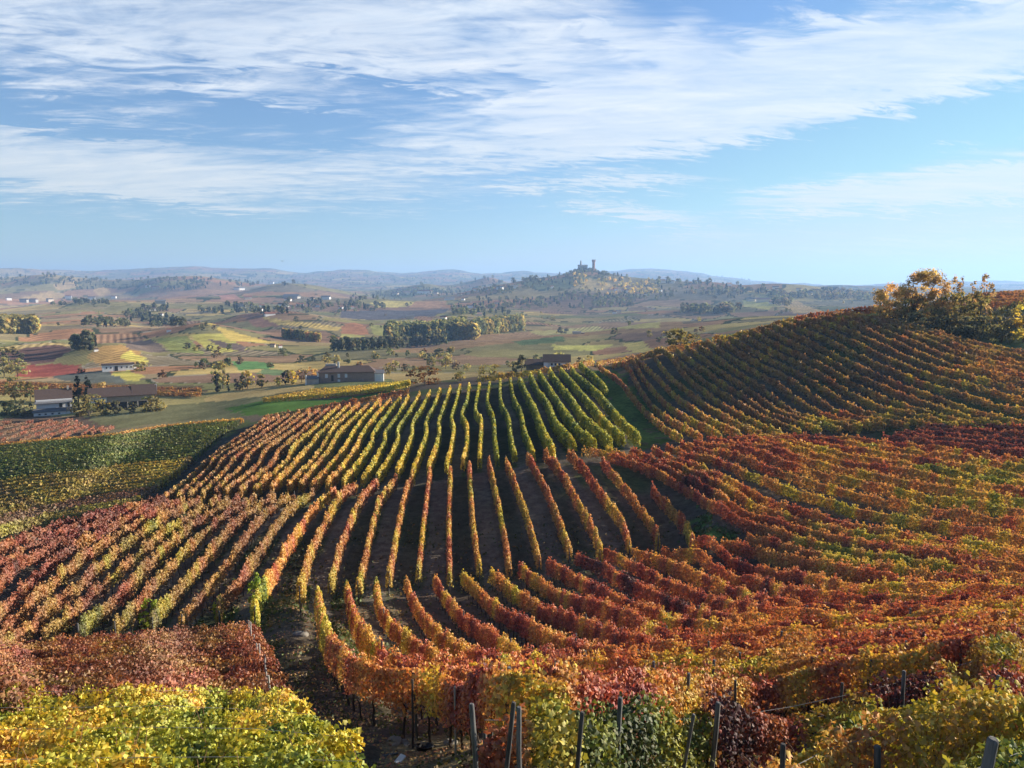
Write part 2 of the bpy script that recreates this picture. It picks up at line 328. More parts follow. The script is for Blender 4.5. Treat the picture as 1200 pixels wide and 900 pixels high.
def solid(name, col, rough=.8, var=.25, scale=3.0, bump=0.0, stretch=(1,1,1)):
    m, t, out = new_mat(name)
    tcn = t.add('ShaderNodeTexCoord'); mp = t.add('ShaderNodeMapping', i_Vector=tcn.outputs['Object']); mp.inputs['Scale'].default_value = stretch
    n = t.noise(mp.outputs[0], scale, 5, .6); f = t.mr(n, .3, .7, 1-var, 1+var)
    c = t.mix(1.0, (*col, 1), f, 'MULTIPLY')
    b = t.add('ShaderNodeBsdfPrincipled', i_Base_Color=c, i_Roughness=rough); b.inputs['Specular IOR Level'].default_value = .25
    if bump:
        bn = t.add('ShaderNodeBump', i_Strength=bump, i_Distance=.02, i_Height=n); t.l.new(bn.outputs[0], b.inputs['Normal'])
    t.l.new(b.outputs[0], out.inputs[0]); return m
M_LEAF = leaf_mat('vine_leaf'); M_TREELEAF = leaf_mat('tree_leaf', .60, .01)
M_BARK = solid('vine_bark', (.055,.042,.034), .95, .4, 9, .6, (1,1,.3))
M_TREEBARK = solid('tree_bark', (.09,.075,.06), .95, .35, 4, .4)
M_POST = solid('weathered_wood', (.105,.105,.103), .9, .65, 26, 1.0, (1,1,.07))
M_POSTDARK = solid('dark_weathered_wood', (.055,.052,.050), .9, .6, 26, 1.0, (1,1,.07))
M_CONC = solid('pale_concrete_post', (.34,.33,.30), .9, .2, 8, .3)
M_WIRE = solid('galvanised_wire', (.22,.22,.22), .5, .1)

# ---------------------------------------------------------------- leaves
# autumn colours of a vine leaf, green to purple
RT = np.array([0, .14, .28, .40, .52, .64, .76, .88, 1.0])
RC = np.array([(.040,.085,.018),(.130,.195,.032),(.42,.44,.050),(.69,.55,.070),(.68,.40,.100),(.62,.27,.090),(.51,.14,.075),(.33,.066,.055),(.090,.026,.038)])
BROWN = np.array((.23,.145,.080))
def leaf_colour(t, brown, g, sz=None):
    t = np.clip(t, 0, 1)
    c = np.stack([np.interp(t, RT, RC[:, k_]) for k_ in range(3)], -1)
    b = np.clip(brown, 0, 1)[:, None]
    v = g.uniform(-1, 1, (len(t), 1))*(.40 if sz is None else np.interp(sz, [.1,.25], [.42,.22])[:, None])
    return (c*(1-b)+BROWN*b)*(.99+v)
LOBE = np.array([(0,.05,0),(.36,-.13,-.10),(.56,.36,-.17),(.27,.60,-.06),(0,1.0,.03),(-.27,.60,-.06),(-.56,.36,-.17),(-.36,-.13,-.10)])
QUAD = np.array([(-.5,.02,-.1),(.48,-.06,.07),(.40,.86,-.12),(-.38,.98,.08)])
def leaf_mesh(name, pos, nrm, size, col, g, lobed):
    """one mesh of separate leaves: lobed vine leaves near the camera, small folded blades farther off"""
    n = len(pos)
    nrm = nrm/np.maximum(np.linalg.norm(nrm, axis=1, keepdims=True), 1e-6)
    a = g.normal(size=(n, 3)); a[:, 2] -= .9; a -= nrm*(a*nrm).sum(1, keepdims=True); a /= np.maximum(np.linalg.norm(a, axis=1, keepdims=True), 1e-6)   # blade direction, mostly hanging
    b = np.cross(a, nrm)
    V = []; L = []; S = []; K = []; nv = 0; nl = 0
    for sel, T, polys in ((lobed, LOBE, ((0,1,2,3,4),(0,4,5,6,7))), (~lobed, QUAD, ((0,1,2,3),))):
        i = np.nonzero(sel)[0]; m_ = len(i)
        if not m_: continue
        w_ = g.uniform(.85, 1.2, (m_, 1)); cup = g.uniform(.2, 1.9, (m_, 1))
        P_ = T[None]*np.ones((m_, 1, 1)); P_ = P_ + (g.normal(0, .05, P_.shape) if len(T) == 4 else 0)
        v = pos[i][:, None] + size[i][:, None, None]*(b[i][:, None]*(P_[..., 0]*w_)[..., None] + a[i][:, None]*(P_[..., 1]-.45)[..., None] + nrm[i][:, None]*(P_[..., 2]*cup)[..., None])
        V.append(v.reshape(-1, 3)); base = nv+np.arange(m_)*len(T)
        for p in polys:
            L.append((base[:, None]+np.array(p)).ravel()); S.append(nl+np.arange(m_)*len(p)); nl += m_*len(p); K.append(col[i])
        nv += m_*len(T)
    return raw_mesh(name, np.concatenate(V), np.concatenate(L), np.concatenate(S), np.concatenate(K))
def crom(p, n=14):
    """smooth curve through photo points"""
    p = np.asarray(p, float)
    if len(p) < 3: return np.stack([np.linspace(p[0,k_], p[-1,k_], n) for k_ in range(2)], -1)
    q = np.concatenate([2*p[:1]-p[1:2], p, 2*p[-1:]-p[-2:-1]]); out = []
    for i in range(1, len(q)-2):
        t = np.linspace(0, 1, n, endpoint=False)[:, None]
        out.append(.5*((2*q[i])+(q[i+1]-q[i-1])*t+(2*q[i-1]-5*q[i]+4*q[i+1]-q[i+2])*t*t+(3*q[i]-q[i-1]-3*q[i+1]+q[i+2])*t**3))
    out.append(q[-2:-1]); return np.concatenate(out)
def resample(xy, n):
    s = np.concatenate([[0], np.cumsum(np.linalg.norm(np.diff(xy, axis=0), axis=1))])
    t = np.linspace(0, s[-1], n); return np.stack([np.interp(t, s, xy[:, 0]), np.interp(t, s, xy[:, 1])], -1)
def ground_path(pix, n=48, h=1.75, rmin=4.0, smooth=2):
    xy = cast(crom(pix), h, rmin)[:, :2]; xy = resample(xy, n)
    for _ in range(smooth): xy[1:-1] = .25*xy[:-2]+.5*xy[1:-1]+.25*xy[2:]
    return xy
def family(guides, n=48, h=1.75, rmin=4.0):
    """rows spaced evenly between traced guide rows; guides = [(row number, photo points), ...]"""
    G = [(i, ground_path(p, n, h, rmin)) for i, p in guides]; out = []
    for (i0, a), (i1, b) in zip(G[:-1], G[1:]):
        for i in range(i0, i1): f = (i-i0)/(i1-i0); out.append(a*(1-f)+b*f)
    out.append(G[-1][1]); return out
# ---------------------------------------------------------------- the ground: one sheet out to the horizon
def in_poly(x, y, poly):
    ins = np.zeros(x.shape, bool); n = len(poly)
    for i in range(n):
        x0, y0 = poly[i]; x1, y1 = poly[(i+1) % n]
        if y0 == y1: continue
        c = ((y0 > y) != (y1 > y)) & (x < (x1-x0)*(y-y0)/(y1-y0)+x0); ins ^= c
    return ins
def voronoi(x, y, size, seed):
    gx = x/size; gy = y/size; i = np.floor(gx); j = np.floor(gy)
    d1 = np.full(x.shape, 9e9); d2 = d1.copy(); idn = np.zeros(x.shape)
    for a in (-1, 0, 1):
        for b in (-1, 0, 1):
            u = i+a+.1+.8*hash2(i+a, j+b, seed); v = j+b+.1+.8*hash2(i+a, j+b, seed+5)
            d = np.abs(gx-u)*1.0+np.abs(gy-v)*1.0; c = hash2(i+a, j+b, seed+11)
            n_ = d < d1; d2 = np.where(n_, d1, np.minimum(d2, d)); idn = np.where(n_, c, idn); d1 = np.where(n_, d, d1)
    return idn, (d2-d1)*size*.5
FAR_PAL = np.array([(.16,.145,.075),(.14,.13,.075),(.20,.16,.090),(.24,.19,.10),(.16,.11,.080),(.15,.10,.078),(.28,.22,.10),(.12,.125,.065),(.20,.125,.085),(.18,.145,.10),(.14,.12,.09),(.22,.125,.080),(.17,.155,.080),(.13,.12,.075),(.19,.13,.09),(.15,.13,.085)])
wx = GX + fbm(GX/160., GY/160., 51, 2)*28; wy = GY + fbm(GX/160.+9, GY/160., 52, 2)*28
ca, sa = math.cos(.5), math.sin(.5)
id1, ed1 = voronoi((wx*ca+wy*sa), (wy*ca-wx*sa)*1.0, 74., 61)
id2, ed2 = voronoi((wx*ca-wy*sa)*.9, (wy*ca+wx*sa)*.8, 190., 67)
wild = fbm(GX/700., GY/700., 71, 2)
far_id = np.where(rr < 1700, id1, id2); far_ed = np.where(rr < 1700, ed1, ed2)
FC = FAR_PAL[np.clip((far_id*len(FAR_PAL)).astype(int), 0, len(FAR_PAL)-1)]
FC = (FC*np.array((1.60,1.50,1.22)))*(1+.25*fbm(GX/25., GY/25., 77, 3))[..., None]
track = (far_ed < 1.2+rr*.0009) & (hash2(np.floor(far_id*991), np.floor(far_id*57), 4) > .72)
FC = np.where(track[..., None], np.array((.30,.26,.19)), FC)
hedge = (far_ed < 2.2+rr*.0012) & (hash2(np.floor(far_id*999), np.floor(far_id*77), 3) > .45)
FC = np.where(hedge[..., None], np.array((.055,.065,.032)), FC)
FC = FC*(1-.0*wild[..., None])
ANG = far_id*6.28*3.0
# named patches traced from the photo: (points, colour, stripe direction or None)
PATCH = [
 ([(18,429),(60,426),(96,428),(98,436),(60,441),(20,442)], (.21,.062,.045)), ([(0,412),(70,404),(85,410),(60,425),(0,427)], (.105,.062,.05)),
 ([(103,420),(112,408),(140,404),(165,412),(170,424),(150,428),(118,428)], (.28,.175,.065)), ([(140,419),(152,410),(172,421),(175,428),(160,424)], (.40,.34,.08)),
 ([(130,436),(150,434),(170,441),(160,447),(140,444)], (.34,.29,.07)), ([(62,441),(125,434),(150,448),(120,451),(70,446)], (.085,.09,.075)),
 ([(180,398),(220,394),(240,415),(200,412)], (.19,.195,.06)), ([(222,393),(265,391),(290,410),(250,414)], (.33,.29,.075)), ([(135,400),(178,397),(196,412),(150,410)], (.11,.085,.07)), ([(240,397),(285,404),(290,413),(262,408)], (.115,.085,.07)),
 ([(222,380),(240,380),(300,396),(330,403),(270,400)], (.42,.31,.085)), ([(258,371),(310,371),(330,382),(300,384)], (.21,.115,.075)), ([(305,371),(350,377),(400,384),(395,388),(330,381)], (.36,.26,.085)),
 ([(270,423),(310,424),(325,431),(280,434)], (.10,.19,.065)), ([(310,432),(335,434),(330,440),(300,438)], (.12,.16,.07)), ([(400,383),(415,378),(428,382),(433,392),(400,394)], (.27,.13,.07)), ([(400,391),(430,394),(400,397)], (.30,.27,.09)),
 ([(433,381),(460,380),(480,389),(470,394),(438,393)], (.22,.21,.07)), ([(434,355),(470,353),(490,356),(470,360),(440,360)], (.42,.33,.10)), ([(490,353),(525,353),(515,361),(480,360)], (.30,.17,.09)), ([(400,365),(455,363),(525,362),(510,371),(420,374),(398,372)], (.095,.085,.085)),
 ([(480,372),(500,371),(520,381),(500,386)], (.23,.135,.08)), ([(450,412),(520,402),(600,390),(680,380),(760,377),(800,377),(800,386),(700,392),(600,402),(500,414)], (.23,.145,.075)), ([(600,400),(660,394),(662,400),(610,405)], (.09,.12,.055)),
 ([(645,404),(720,403),(700,411),(650,410)], (.40,.36,.10)), ([(730,402),(755,400),(780,408),(760,412)], (.42,.32,.10)), ([(620,388),(700,382),(775,378),(772,384),(690,389)], (.32,.27,.10)),
 ([(130,345),(145,341),(162,348),(140,350)], (.36,.24,.11)), ([(22,349),(60,341),(80,346),(60,352),(28,354)], (.33,.23,.11)), ([(108,340),(122,336),(130,343),(118,348)], (.38,.25,.11)), ([(62,333),(90,330),(92,336),(68,340)], (.34,.24,.12)),
 ([(250,345),(275,345),(282,350),(260,352)], (.33,.17,.12)), ([(690,326),(720,334),(700,342),(672,338)], (.36,.26,.11)), ([(870,352),(910,349),(925,357),(900,363),(875,360)], (.34,.29,.09)), ([(910,356),(935,352),(965,366),(930,368)], (.36,.24,.10)),
 # nearer shelves
 ([(0,492),(30,485),(95,487),(135,498),(120,506),(60,514),(-40,524),(-60,500)], (.12,.085,.06)),
 ([(95,487),(190,476),(250,470),(360,462),(330,468),(300,470),(345,473),(300,485),(200,494),(140,503)], (.155,.15,.075)),
 ([(262,479),(300,471),(400,466),(450,459),(475,458),(420,470),(330,487),(285,486)], (.085,.155,.035)),
 ([(305,467),(330,460),(400,452),(490,444),(490,450),(400,462)], (.17,.14,.06)),
 ([(-60,444),(240,452),(240,462),(-60,464)], (.13,.10,.055)),
 ([(365,446),(460,444),(460,452),(365,456)], (.13,.14,.06)),
 ([(-80,560),(230,536),(150,590),(0,622),(-80,640)], (.15,.12,.055)), ([(-80,528),(270,494),(232,536),(-80,562)], (.07,.10,.035)),
 ([(150,600),(290,497),(310,498),(200,582)], (.075,.072,.055)),
 ([(150,590),(162,582),(300,494),(288,492)], (.10,.12,.05)),
 # grass strips and headlands
 ([(688,438),(705,432),(800,516),(745,520)], (.095,.145,.045)), ([(805,600),(845,612),(880,640),(820,645)], (.10,.165,.045)), ([(305,705),(345,690),(395,682),(400,712),(310,732)], (.085,.125,.035)),
 ([(395,690),(500,672),(640,660),(740,640),(740,652),(640,672),(500,690),(400,712)], (.10,.10,.06)),
 ([(0,760),(130,738),(300,700),(300,735),(150,752),(0,775)], (.055,.09,.03)),
 ([(310,735),(372,720),(400,790),(440,830),(430,905),(330,800)], (.105,.085,.062)),
 ([(440,868),(500,855),(560,850),(560,905),(440,905)], (.25,.20,.115)), ([(560,880),(900,880),(900,990),(400,990),(420,900)], (.22,.175,.10)),
 ([(480,545),(640,530),(745,516),(760,524),(660,540),(560,552),(480,562)], (.085,.11,.04)),
]
soil_n = fbm(GX/5., GY/5., 81, 4); gr_n = fbm(GX/11., GY/11., 83, 3)
soil = np.array((.125,.10,.076)); grass = np.array((.085,.105,.045)); dead = np.array((.20,.165,.10))
k1 = sstep(-.1, .35, gr_n)[..., None]; k2 = sstep(.15, .5, soil_n)[..., None]
NC = (soil*(1-k1)+grass*k1)*(1-.45*k2)+dead*.45*k2
nearw = sstep(215, 300, rr)[..., None]
GC = NC*(1-nearw)+FC*nearw
STR = (sstep(420, 600, rr)*(hash2(np.floor(far_id*997), np.floor(far_id*31), 8) > .3))
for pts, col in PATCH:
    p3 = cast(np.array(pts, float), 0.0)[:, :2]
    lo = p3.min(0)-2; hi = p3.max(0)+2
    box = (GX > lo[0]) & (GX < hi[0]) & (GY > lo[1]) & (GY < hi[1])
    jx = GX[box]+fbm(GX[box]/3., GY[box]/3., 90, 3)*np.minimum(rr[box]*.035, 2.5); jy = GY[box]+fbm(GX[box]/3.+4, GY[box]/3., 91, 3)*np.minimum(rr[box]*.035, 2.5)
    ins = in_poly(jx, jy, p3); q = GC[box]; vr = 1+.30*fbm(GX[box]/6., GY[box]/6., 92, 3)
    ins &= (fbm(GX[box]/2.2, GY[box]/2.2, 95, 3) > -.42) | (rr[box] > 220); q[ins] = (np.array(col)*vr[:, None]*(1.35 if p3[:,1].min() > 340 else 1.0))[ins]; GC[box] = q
# ploughed and grassed strips between the vine rows take turns
from mathutils.kdtree import KDTree
def paint_strips(paths):
    reg = (rr > 42) & (rr < 200); M = []
    for i in range(0, len(paths)-1):
        a, b = paths[i], paths[i+1]; m_ = resample((resample(a, 60)+resample(b, 60))/2, 120); M += [(p[0], p[1], i % 2) for p in m_]
    kd = KDTree(len(M))
    for i, p in enumerate(M): kd.insert((p[0], p[1], 0), i)
    kd.balance(); jj, ii = np.nonzero(reg & (np.abs(np.broadcast_to(AZ[None], rr.shape)) < .66))
    for j, i in zip(jj, ii):
        co, idx, d = kd.find((GX[j,i], GY[j,i], 0))
        if d < 1.0:
            base = np.array((.21,.18,.145)) if M[idx][2] else np.array((.085,.09,.062))
            k_ = min(1.0, (1.0-d)*3.5)*.8; GC[j,i] = GC[j,i]*(1-k_)+base*(.85+.3*soil_n[j,i])*k_
def build_ground():
    nb = 60
    azb = np.linspace(AZM, 2*math.pi-AZM, nb+2)[1:-1]
    tb = (azb-AZM)/(2*math.pi-2*AZM)
    BZ = GZ[:, -1:]*(1-tb)+GZ[:, :1]*tb
    X = np.concatenate([GX, RR[:, None]*np.sin(azb)], 1); Y = np.concatenate([GY, RR[:, None]*np.cos(azb)], 1); Z = np.concatenate([GZ, BZ], 1)
    bc = GC[:, -1:, :]*(1-tb)[None, :, None]+GC[:, :1, :]*tb[None, :, None]
    col = np.concatenate([GC, bc], 1); st = np.concatenate([STR, np.zeros((NR, nb))], 1); an = np.concatenate([ANG, np.zeros((NR, nb))], 1)
    n = NA+nb
    v = np.stack([X, Y, Z], -1).reshape(-1, 3); v = np.concatenate([v, [(0, 0, float(Z[0].mean()))]])
    j, i = np.meshgrid(np.arange(NR-1), np.arange(n), indexing='ij'); i2 = (i+1) % n
    q = np.stack([j*n+i, (j+1)*n+i, (j+1)*n+i2, j*n+i2], -1).reshape(-1, 4)
    fan = np.stack([np.full(n, len(v)-1), np.arange(n), (np.arange(n)+1) % n], -1)
    loops = np.concatenate([q.ravel(), fan.ravel()]); starts = np.concatenate([np.arange(len(q))*4, len(q)*4+np.arange(n)*3])
    me = raw_mesh('ground', v, loops, starts, smooth=True)
    a = me.attributes.new('col', 'FLOAT_COLOR', 'POINT'); c = np.ones((len(v), 4), np.float32); c[:-1, :3] = col.reshape(-1, 3); c[-1, :3] = .1; a.data.foreach_set('color', c.ravel())
    a = me.attributes.new('stripe', 'FLOAT', 'POINT'); a.data.foreach_set('value', np.append(st.ravel(), 0).astype(np.float32))
    a = me.attributes.new('ang', 'FLOAT', 'POINT'); a.data.foreach_set('value', np.append(an.ravel(), 0).astype(np.float32))
    m, t, out = new_mat('field_ground')
    pos = t.add('ShaderNodeNewGeometry').outputs['Position']
    col_ = t.add('ShaderNodeAttribute', attribute_name='col').outputs[0]; st_ = t.add('ShaderNodeAttribute', attribute_name='stripe').outputs['Fac']; an_ = t.add('ShaderNodeAttribute', attribute_name='ang').outputs['Fac']
    s3 = t.add('ShaderNodeSeparateXYZ', i_0=pos)
    ph = t.m('ADD', t.m('MULTIPLY', s3.outputs[0], t.m('COSINE', an_)), t.m('MULTIPLY', s3.outputs[1], t.m('SINE', an_)))
    sn = t.m('SINE', t.m('MULTIPLY', ph, 6.283/6.0))
    f = t.m('ADD', 1.0, t.m('MULTIPLY', t.m('MULTIPLY', sn, st_), .34))
    n1 = t.noise(pos, 1.3, 6, .65); n2 = t.noise(pos, .045, 5, .6); n3 = t.noise(pos, 14.0, 3, .6)
    f = t.m('MULTIPLY', f, t.mr(n1, .3, .7, .60, 1.42)); f = t.m('MULTIPLY', f, t.mr(n2, .3, .7, .80, 1.2)); f = t.m('MULTIPLY', f, t.mr(n3, .3, .7, .62, 1.4))
    cc = t.mix(1.0, col_, f, 'MULTIPLY')
    hb = t.m('ADD', t.m('MULTIPLY', n1, .6), t.m('MULTIPLY', n3, .25))
    bp = t.add('ShaderNodeBump', i_Strength=1.0, i_Distance=.16, i_Height=hb)
    d = t.add('ShaderNodeBsdfDiffuse', i_Color=cc, i_Roughness=.8, i_Normal=bp.outputs[0]); t.l.new(d.outputs[0], out.inputs[0])
    o = link('ground', me, m); tag(o, kind='structure'); return o
# ---------------------------------------------------------------- haze: pale even air round camera and land
def build_haze(density):
    mb = MB(); mb.box(-13300, 13300, -13300, 13300, float(GZ.min())-1.5, 330.0)
    m, t, out = new_mat('haze_air')
    v = t.add('ShaderNodeVolumePrincipled'); v.inputs['Color'].default_value = (.33, .55, .93, 1); v.inputs['Density'].default_value = density; v.inputs['Anisotropy'].default_value = .25
    t.l.new(v.outputs[0], out.inputs['Volume'])
    o = mb.build('haze', m); tag(o, kind='stuff')
# ---------------------------------------------------------------- vine rows
def post_mesh(name, h, r, seed, n=8, cut=.02):
    g = random.Random(seed); mb = MB()
    pts = [(g.uniform(-.012,.012), g.uniform(-.012,.012), z) for z in (-.25, 0, h*.35, h*.7, h-cut)]; pts.append((pts[-1][0]+g.uniform(-.004,.004), pts[-1][1], h))
    mb.tube(pts, [r*1.05, r*1.05, r, r*.97, r*.95, r*.80], n); me = mb.mesh(name); return me
def trunk_mesh(name, seed):
    g = random.Random(seed); mb = MB(); x = y = 0; pts = [(0,0,-.1)]
    for z in (.08,.25,.45,.65,.85): x += g.uniform(-.05,.05); y += g.uniform(-.035,.035); pts.append((x,y,z))
    mb.tube(pts, [.045,.042,.033,.035,.03,.022], 6)
    for sgn in (-1, 1): mb.tube([pts[-1], (x+sgn*.25, y+g.uniform(-.04,.04), .95), (x+sgn*.5, y, .98+g.uniform(-.04,.04))], [.022,.017,.010], 5)
    return mb.mesh(name)
ROWPOST = [post_mesh('post', 2.0, .045, k_) for k_ in range(3)]
for me_ in ROWPOST: me_.materials.append(M_POST)
THINPOST = [post_mesh('post', 2.05, .032, 9+k_, 6) for k_ in range(2)]
for me_ in THINPOST: me_.materials.append(M_CONC)
TRUNKS = [trunk_mesh('vine_trunk', 40+k_) for k_ in range(5)]
for me_ in TRUNKS: me_.materials.append(M_BARK)
NLEAF = 0
M_CANE = solid('brown_cane', (.20,.105,.055), .8, .3, 20)
def child(name, me, root, loc, rz=0.0, tilt=(0,0), sc=1.0):
    o = bpy.data.objects.new(name, me); C.objects.link(o); o.parent = root; o.location = Vector(loc)-root.location; o.rotation_euler = (tilt[0], tilt[1], rz); o.scale = (sc, sc, sc); return o
def build_row(xy, seed, hue, label, group, brown=.2, hlo=.6, htop=1.85, wid=.30, cover=5.0, hue_var=.13, patch=4.0, posts=None, trunks=False, px_leaf=1.75, minleaf=.088, maxleaf=.40, cat='vine row', gaps=.25, spray=.06, post_step=5.0, post_mesh_=None, dens_fn=None, bare=False, topvar=1.0, canes=0, wires=False, val=1.0):
    global NLEAF
    g = np.random.default_rng(1000+seed)
    n0 = max(8, int(np.linalg.norm(np.diff(xy, axis=0), axis=1).sum()/1.0)); p = resample(xy, n0)
    z = hgt(p[:,0], p[:,1]); seg = np.linalg.norm(np.diff(p, axis=0), axis=1); s = np.concatenate([[0], np.cumsum(seg)]); Ltot = s[-1]
    tn = np.gradient(p, axis=0); tn /= np.linalg.norm(tn, axis=1, keepdims=True)
    root = empty('vine_row', (p[0,0], p[0,1], z[0])); tag(root, label, cat, group)
    d = np.sqrt((p**2).sum(1)+z**2)
    size_s = np.clip(d*px_leaf/900*1.0, minleaf, maxleaf)
    vig = .5+.5*vnoise(s/1.05, s*0+seed*3.3, 5); low = vnoise(s/6.0, s*0+seed*1.7, 6)
    miss = np.where(hash2(np.floor(s/1.05).astype(int), np.full(len(s), seed), 77) < gaps*.16, .18, 1.0)
    lam = miss*cover/(.62*size_s**2)*(1-gaps+gaps*2*vig)*(1-.45*gaps+.9*gaps*(low-.5))
    if dens_fn is not None: lam = lam*dens_fn(s/Ltot)
    cum = np.concatenate([[0], np.cumsum(.5*(lam[1:]+lam[:-1])*seg)]); n = int(cum[-1]); NLEAF += n
    u = np.interp(np.sort(g.uniform(0, cum[-1], n)), cum, s)
    P_ = np.stack([np.interp(u, s, p[:,0]), np.interp(u, s, p[:,1])], -1); T_ = np.stack([np.interp(u, s, tn[:,0]), np.interp(u, s, tn[:,1])], -1)
    N_ = np.stack([T_[:,1], -T_[:,0]], -1)
    sz = np.interp(u, s, size_s)*g.uniform(.75, 1.25, n)
    top = htop+topvar*.26*(vnoise(u/1.05, u*0+seed*3.3, 5)-.5)*2*gaps/.25*.8+.16*(vnoise(u/.35, u*0+seed, 8)-.5)+topvar*.22*(vnoise(u/6.0, u*0+seed*1.7, 6)-.5)
    bot = hlo+.35*(vnoise(u/.8, u*0+seed*2.1, 9)-.5)
    hh = g.beta(1.35, 1.0, n); h = bot+(top-bot)*hh
    sp_ = g.uniform(0, 1, n) < spray; h = np.where(sp_, top+g.uniform(0, .30, n)*(vnoise(u/.25, u*0+seed*5, 12) > .5), h)
    W_ = wid*(1.15-.5*hh)*(.75+.5*vnoise(u/.9, h/.5+seed*7, 13))
    lat = W_*np.sign(g.uniform(-1, 1, n))*np.sqrt(g.uniform(.02, 1, n))
    lat = np.where(sp_, lat*.4, lat)
    xyp = P_+N_*lat[:,None]; zz = hgt(xyp[:,0], xyp[:,1])*.5+np.interp(u, s, z)*.5+h
    nr = np.stack([N_[:,0]*np.sign(lat)*.8+g.normal(0,.55,n), N_[:,1]*np.sign(lat)*.8+g.normal(0,.55,n), .25+.7*np.maximum(hh-.6,0)+g.normal(0,.5,n)], -1)
    t = hue(u/Ltot, u) + hue_var*1.5*fbm(xyp[:,0]/patch, xyp[:,1]/patch, 33, 2) + hue_var*1.25*(vnoise(u/1.1+seed*5.7, u*0+seed*2.9, 14)-.5)*2 + g.normal(0, 1, n)*hue_var*np.interp(sz, [.1,.22], [.28,.16])
    br = brown*(.5+1.0*vnoise(u/2.3+seed, u*0, 15))+g.normal(0,.12,n)+.15*(1-hh)*brown/.2*.5
    col = leaf_colour(t, br, g, sz)*val
    pos = np.concatenate([xyp, zz[:,None]], 1)-np.array(root.location)
    fo = link('foliage', leaf_mesh('foliage', pos, nr, sz, col, g, sz < .17), M_LEAF, root)
    if wires:
        for hw in (.95, 1.35, 1.72):
            mb = MB(); q = resample(p, max(4, int(Ltot/1.5))); mb.tube([(x, y, float(hgt(x, y))+hw) for x, y in q], .004, 4, False)
            me = mb.mesh('wire'); me.transform(__import__('mathutils').Matrix.Translation(-root.location)); link('wire', me, M_WIRE, root)
    if canes:
        mb = MB()
        for k_ in range(int(canes*Ltot)):
            q = g.uniform(0, Ltot); x = np.interp(q, s, p[:,0])+g.normal(0,.10); y = np.interp(q, s, p[:,1])+g.normal(0,.10); z0 = float(hgt(x, y))
            ln = g.uniform(.5, 1.15); dx_, dy_ = g.normal(0,.22,2)
            mb.tube([(x, y, z0+.85), (x+dx_*.5, y+dy_*.5, z0+.85+ln*.6), (x+dx_*1.3, y+dy_*1.3, z0+.85+ln)], [.006,.005,.003], 3, False)
        me = mb.mesh('cane'); me.transform(__import__('mathutils').Matrix.Translation(-root.location)); co_ = link('canes', me, M_CANE, root); co_['kind'] = 'stuff'
    if trunks:
        for k_, q in enumerate(np.arange(.4, Ltot-.2, trunks)):
            q += random.uniform(-.15,.15); x = np.interp(q, s, p[:,0]); y = np.interp(q, s, p[:,1]); tx = np.interp(q, s, tn[:,0]); ty = np.interp(q, s, tn[:,1])
            if math.hypot(x, y) > 74 or abs(x) > y*.78+3: continue
            child('vine_trunk', TRUNKS[random.randrange(5)], root, (x, y, float(hgt(x, y))), math.atan2(ty, tx), (random.uniform(-.1,.1), random.uniform(-.1,.1)), random.uniform(.85, 1.1))
    if posts:
        qs = {'both': [0.05, Ltot-.05], 'start': [0.05], 'end': [Ltot-.05], 'all': list(np.append(np.arange(.05, Ltot-1, post_step), Ltot-.05)), 'inner': list(np.arange(post_step*.6, Ltot-1, post_step))}[posts]
        for q in qs:
            x = np.interp(q, s, p[:,0]); y = np.interp(q, s, p[:,1])
            if abs(x) > y*.74+2: continue
            pm = post_mesh_ or ROWPOST
            child('post', pm[random.randrange(len(pm))], root, (x, y, float(hgt(x, y))), random.uniform(0, 6), (random.uniform(-.05,.05), random.uniform(-.05,.05)), random.uniform(.95, 1.08))
    return root
def hue_px(xy, tab):
    """leaf colour along a row, given at photo columns"""
    z = hgt(xy[:,0], xy[:,1])+1.7; dep = xy[:,1]*CP-z*SP; pxs = 600+900*xy[:,0]/dep
    s_ = np.concatenate([[0], np.cumsum(np.linalg.norm(np.diff(xy, axis=0), axis=1))]); s_ /= s_[-1]
    return lambda f, u: np.interp(np.interp(f, s_, pxs), [a for a, b in tab], [b for a, b in tab])
def const(v): return lambda f, u: np.full(f.shape, float(v))
def prof(xs, ys): return lambda f, u: np.interp(f, xs, ys)
def extend(xy, n=0.0, m=0.0):
    a = xy[0]-xy[2]; b = xy[-1]-xy[-3]; out = xy
    if n: out = np.concatenate([[xy[0]+a/np.linalg.norm(a)*n], out])
    if m: out = np.concatenate([out, [xy[-1]+b/np.linalg.norm(b)*m]])
    return out

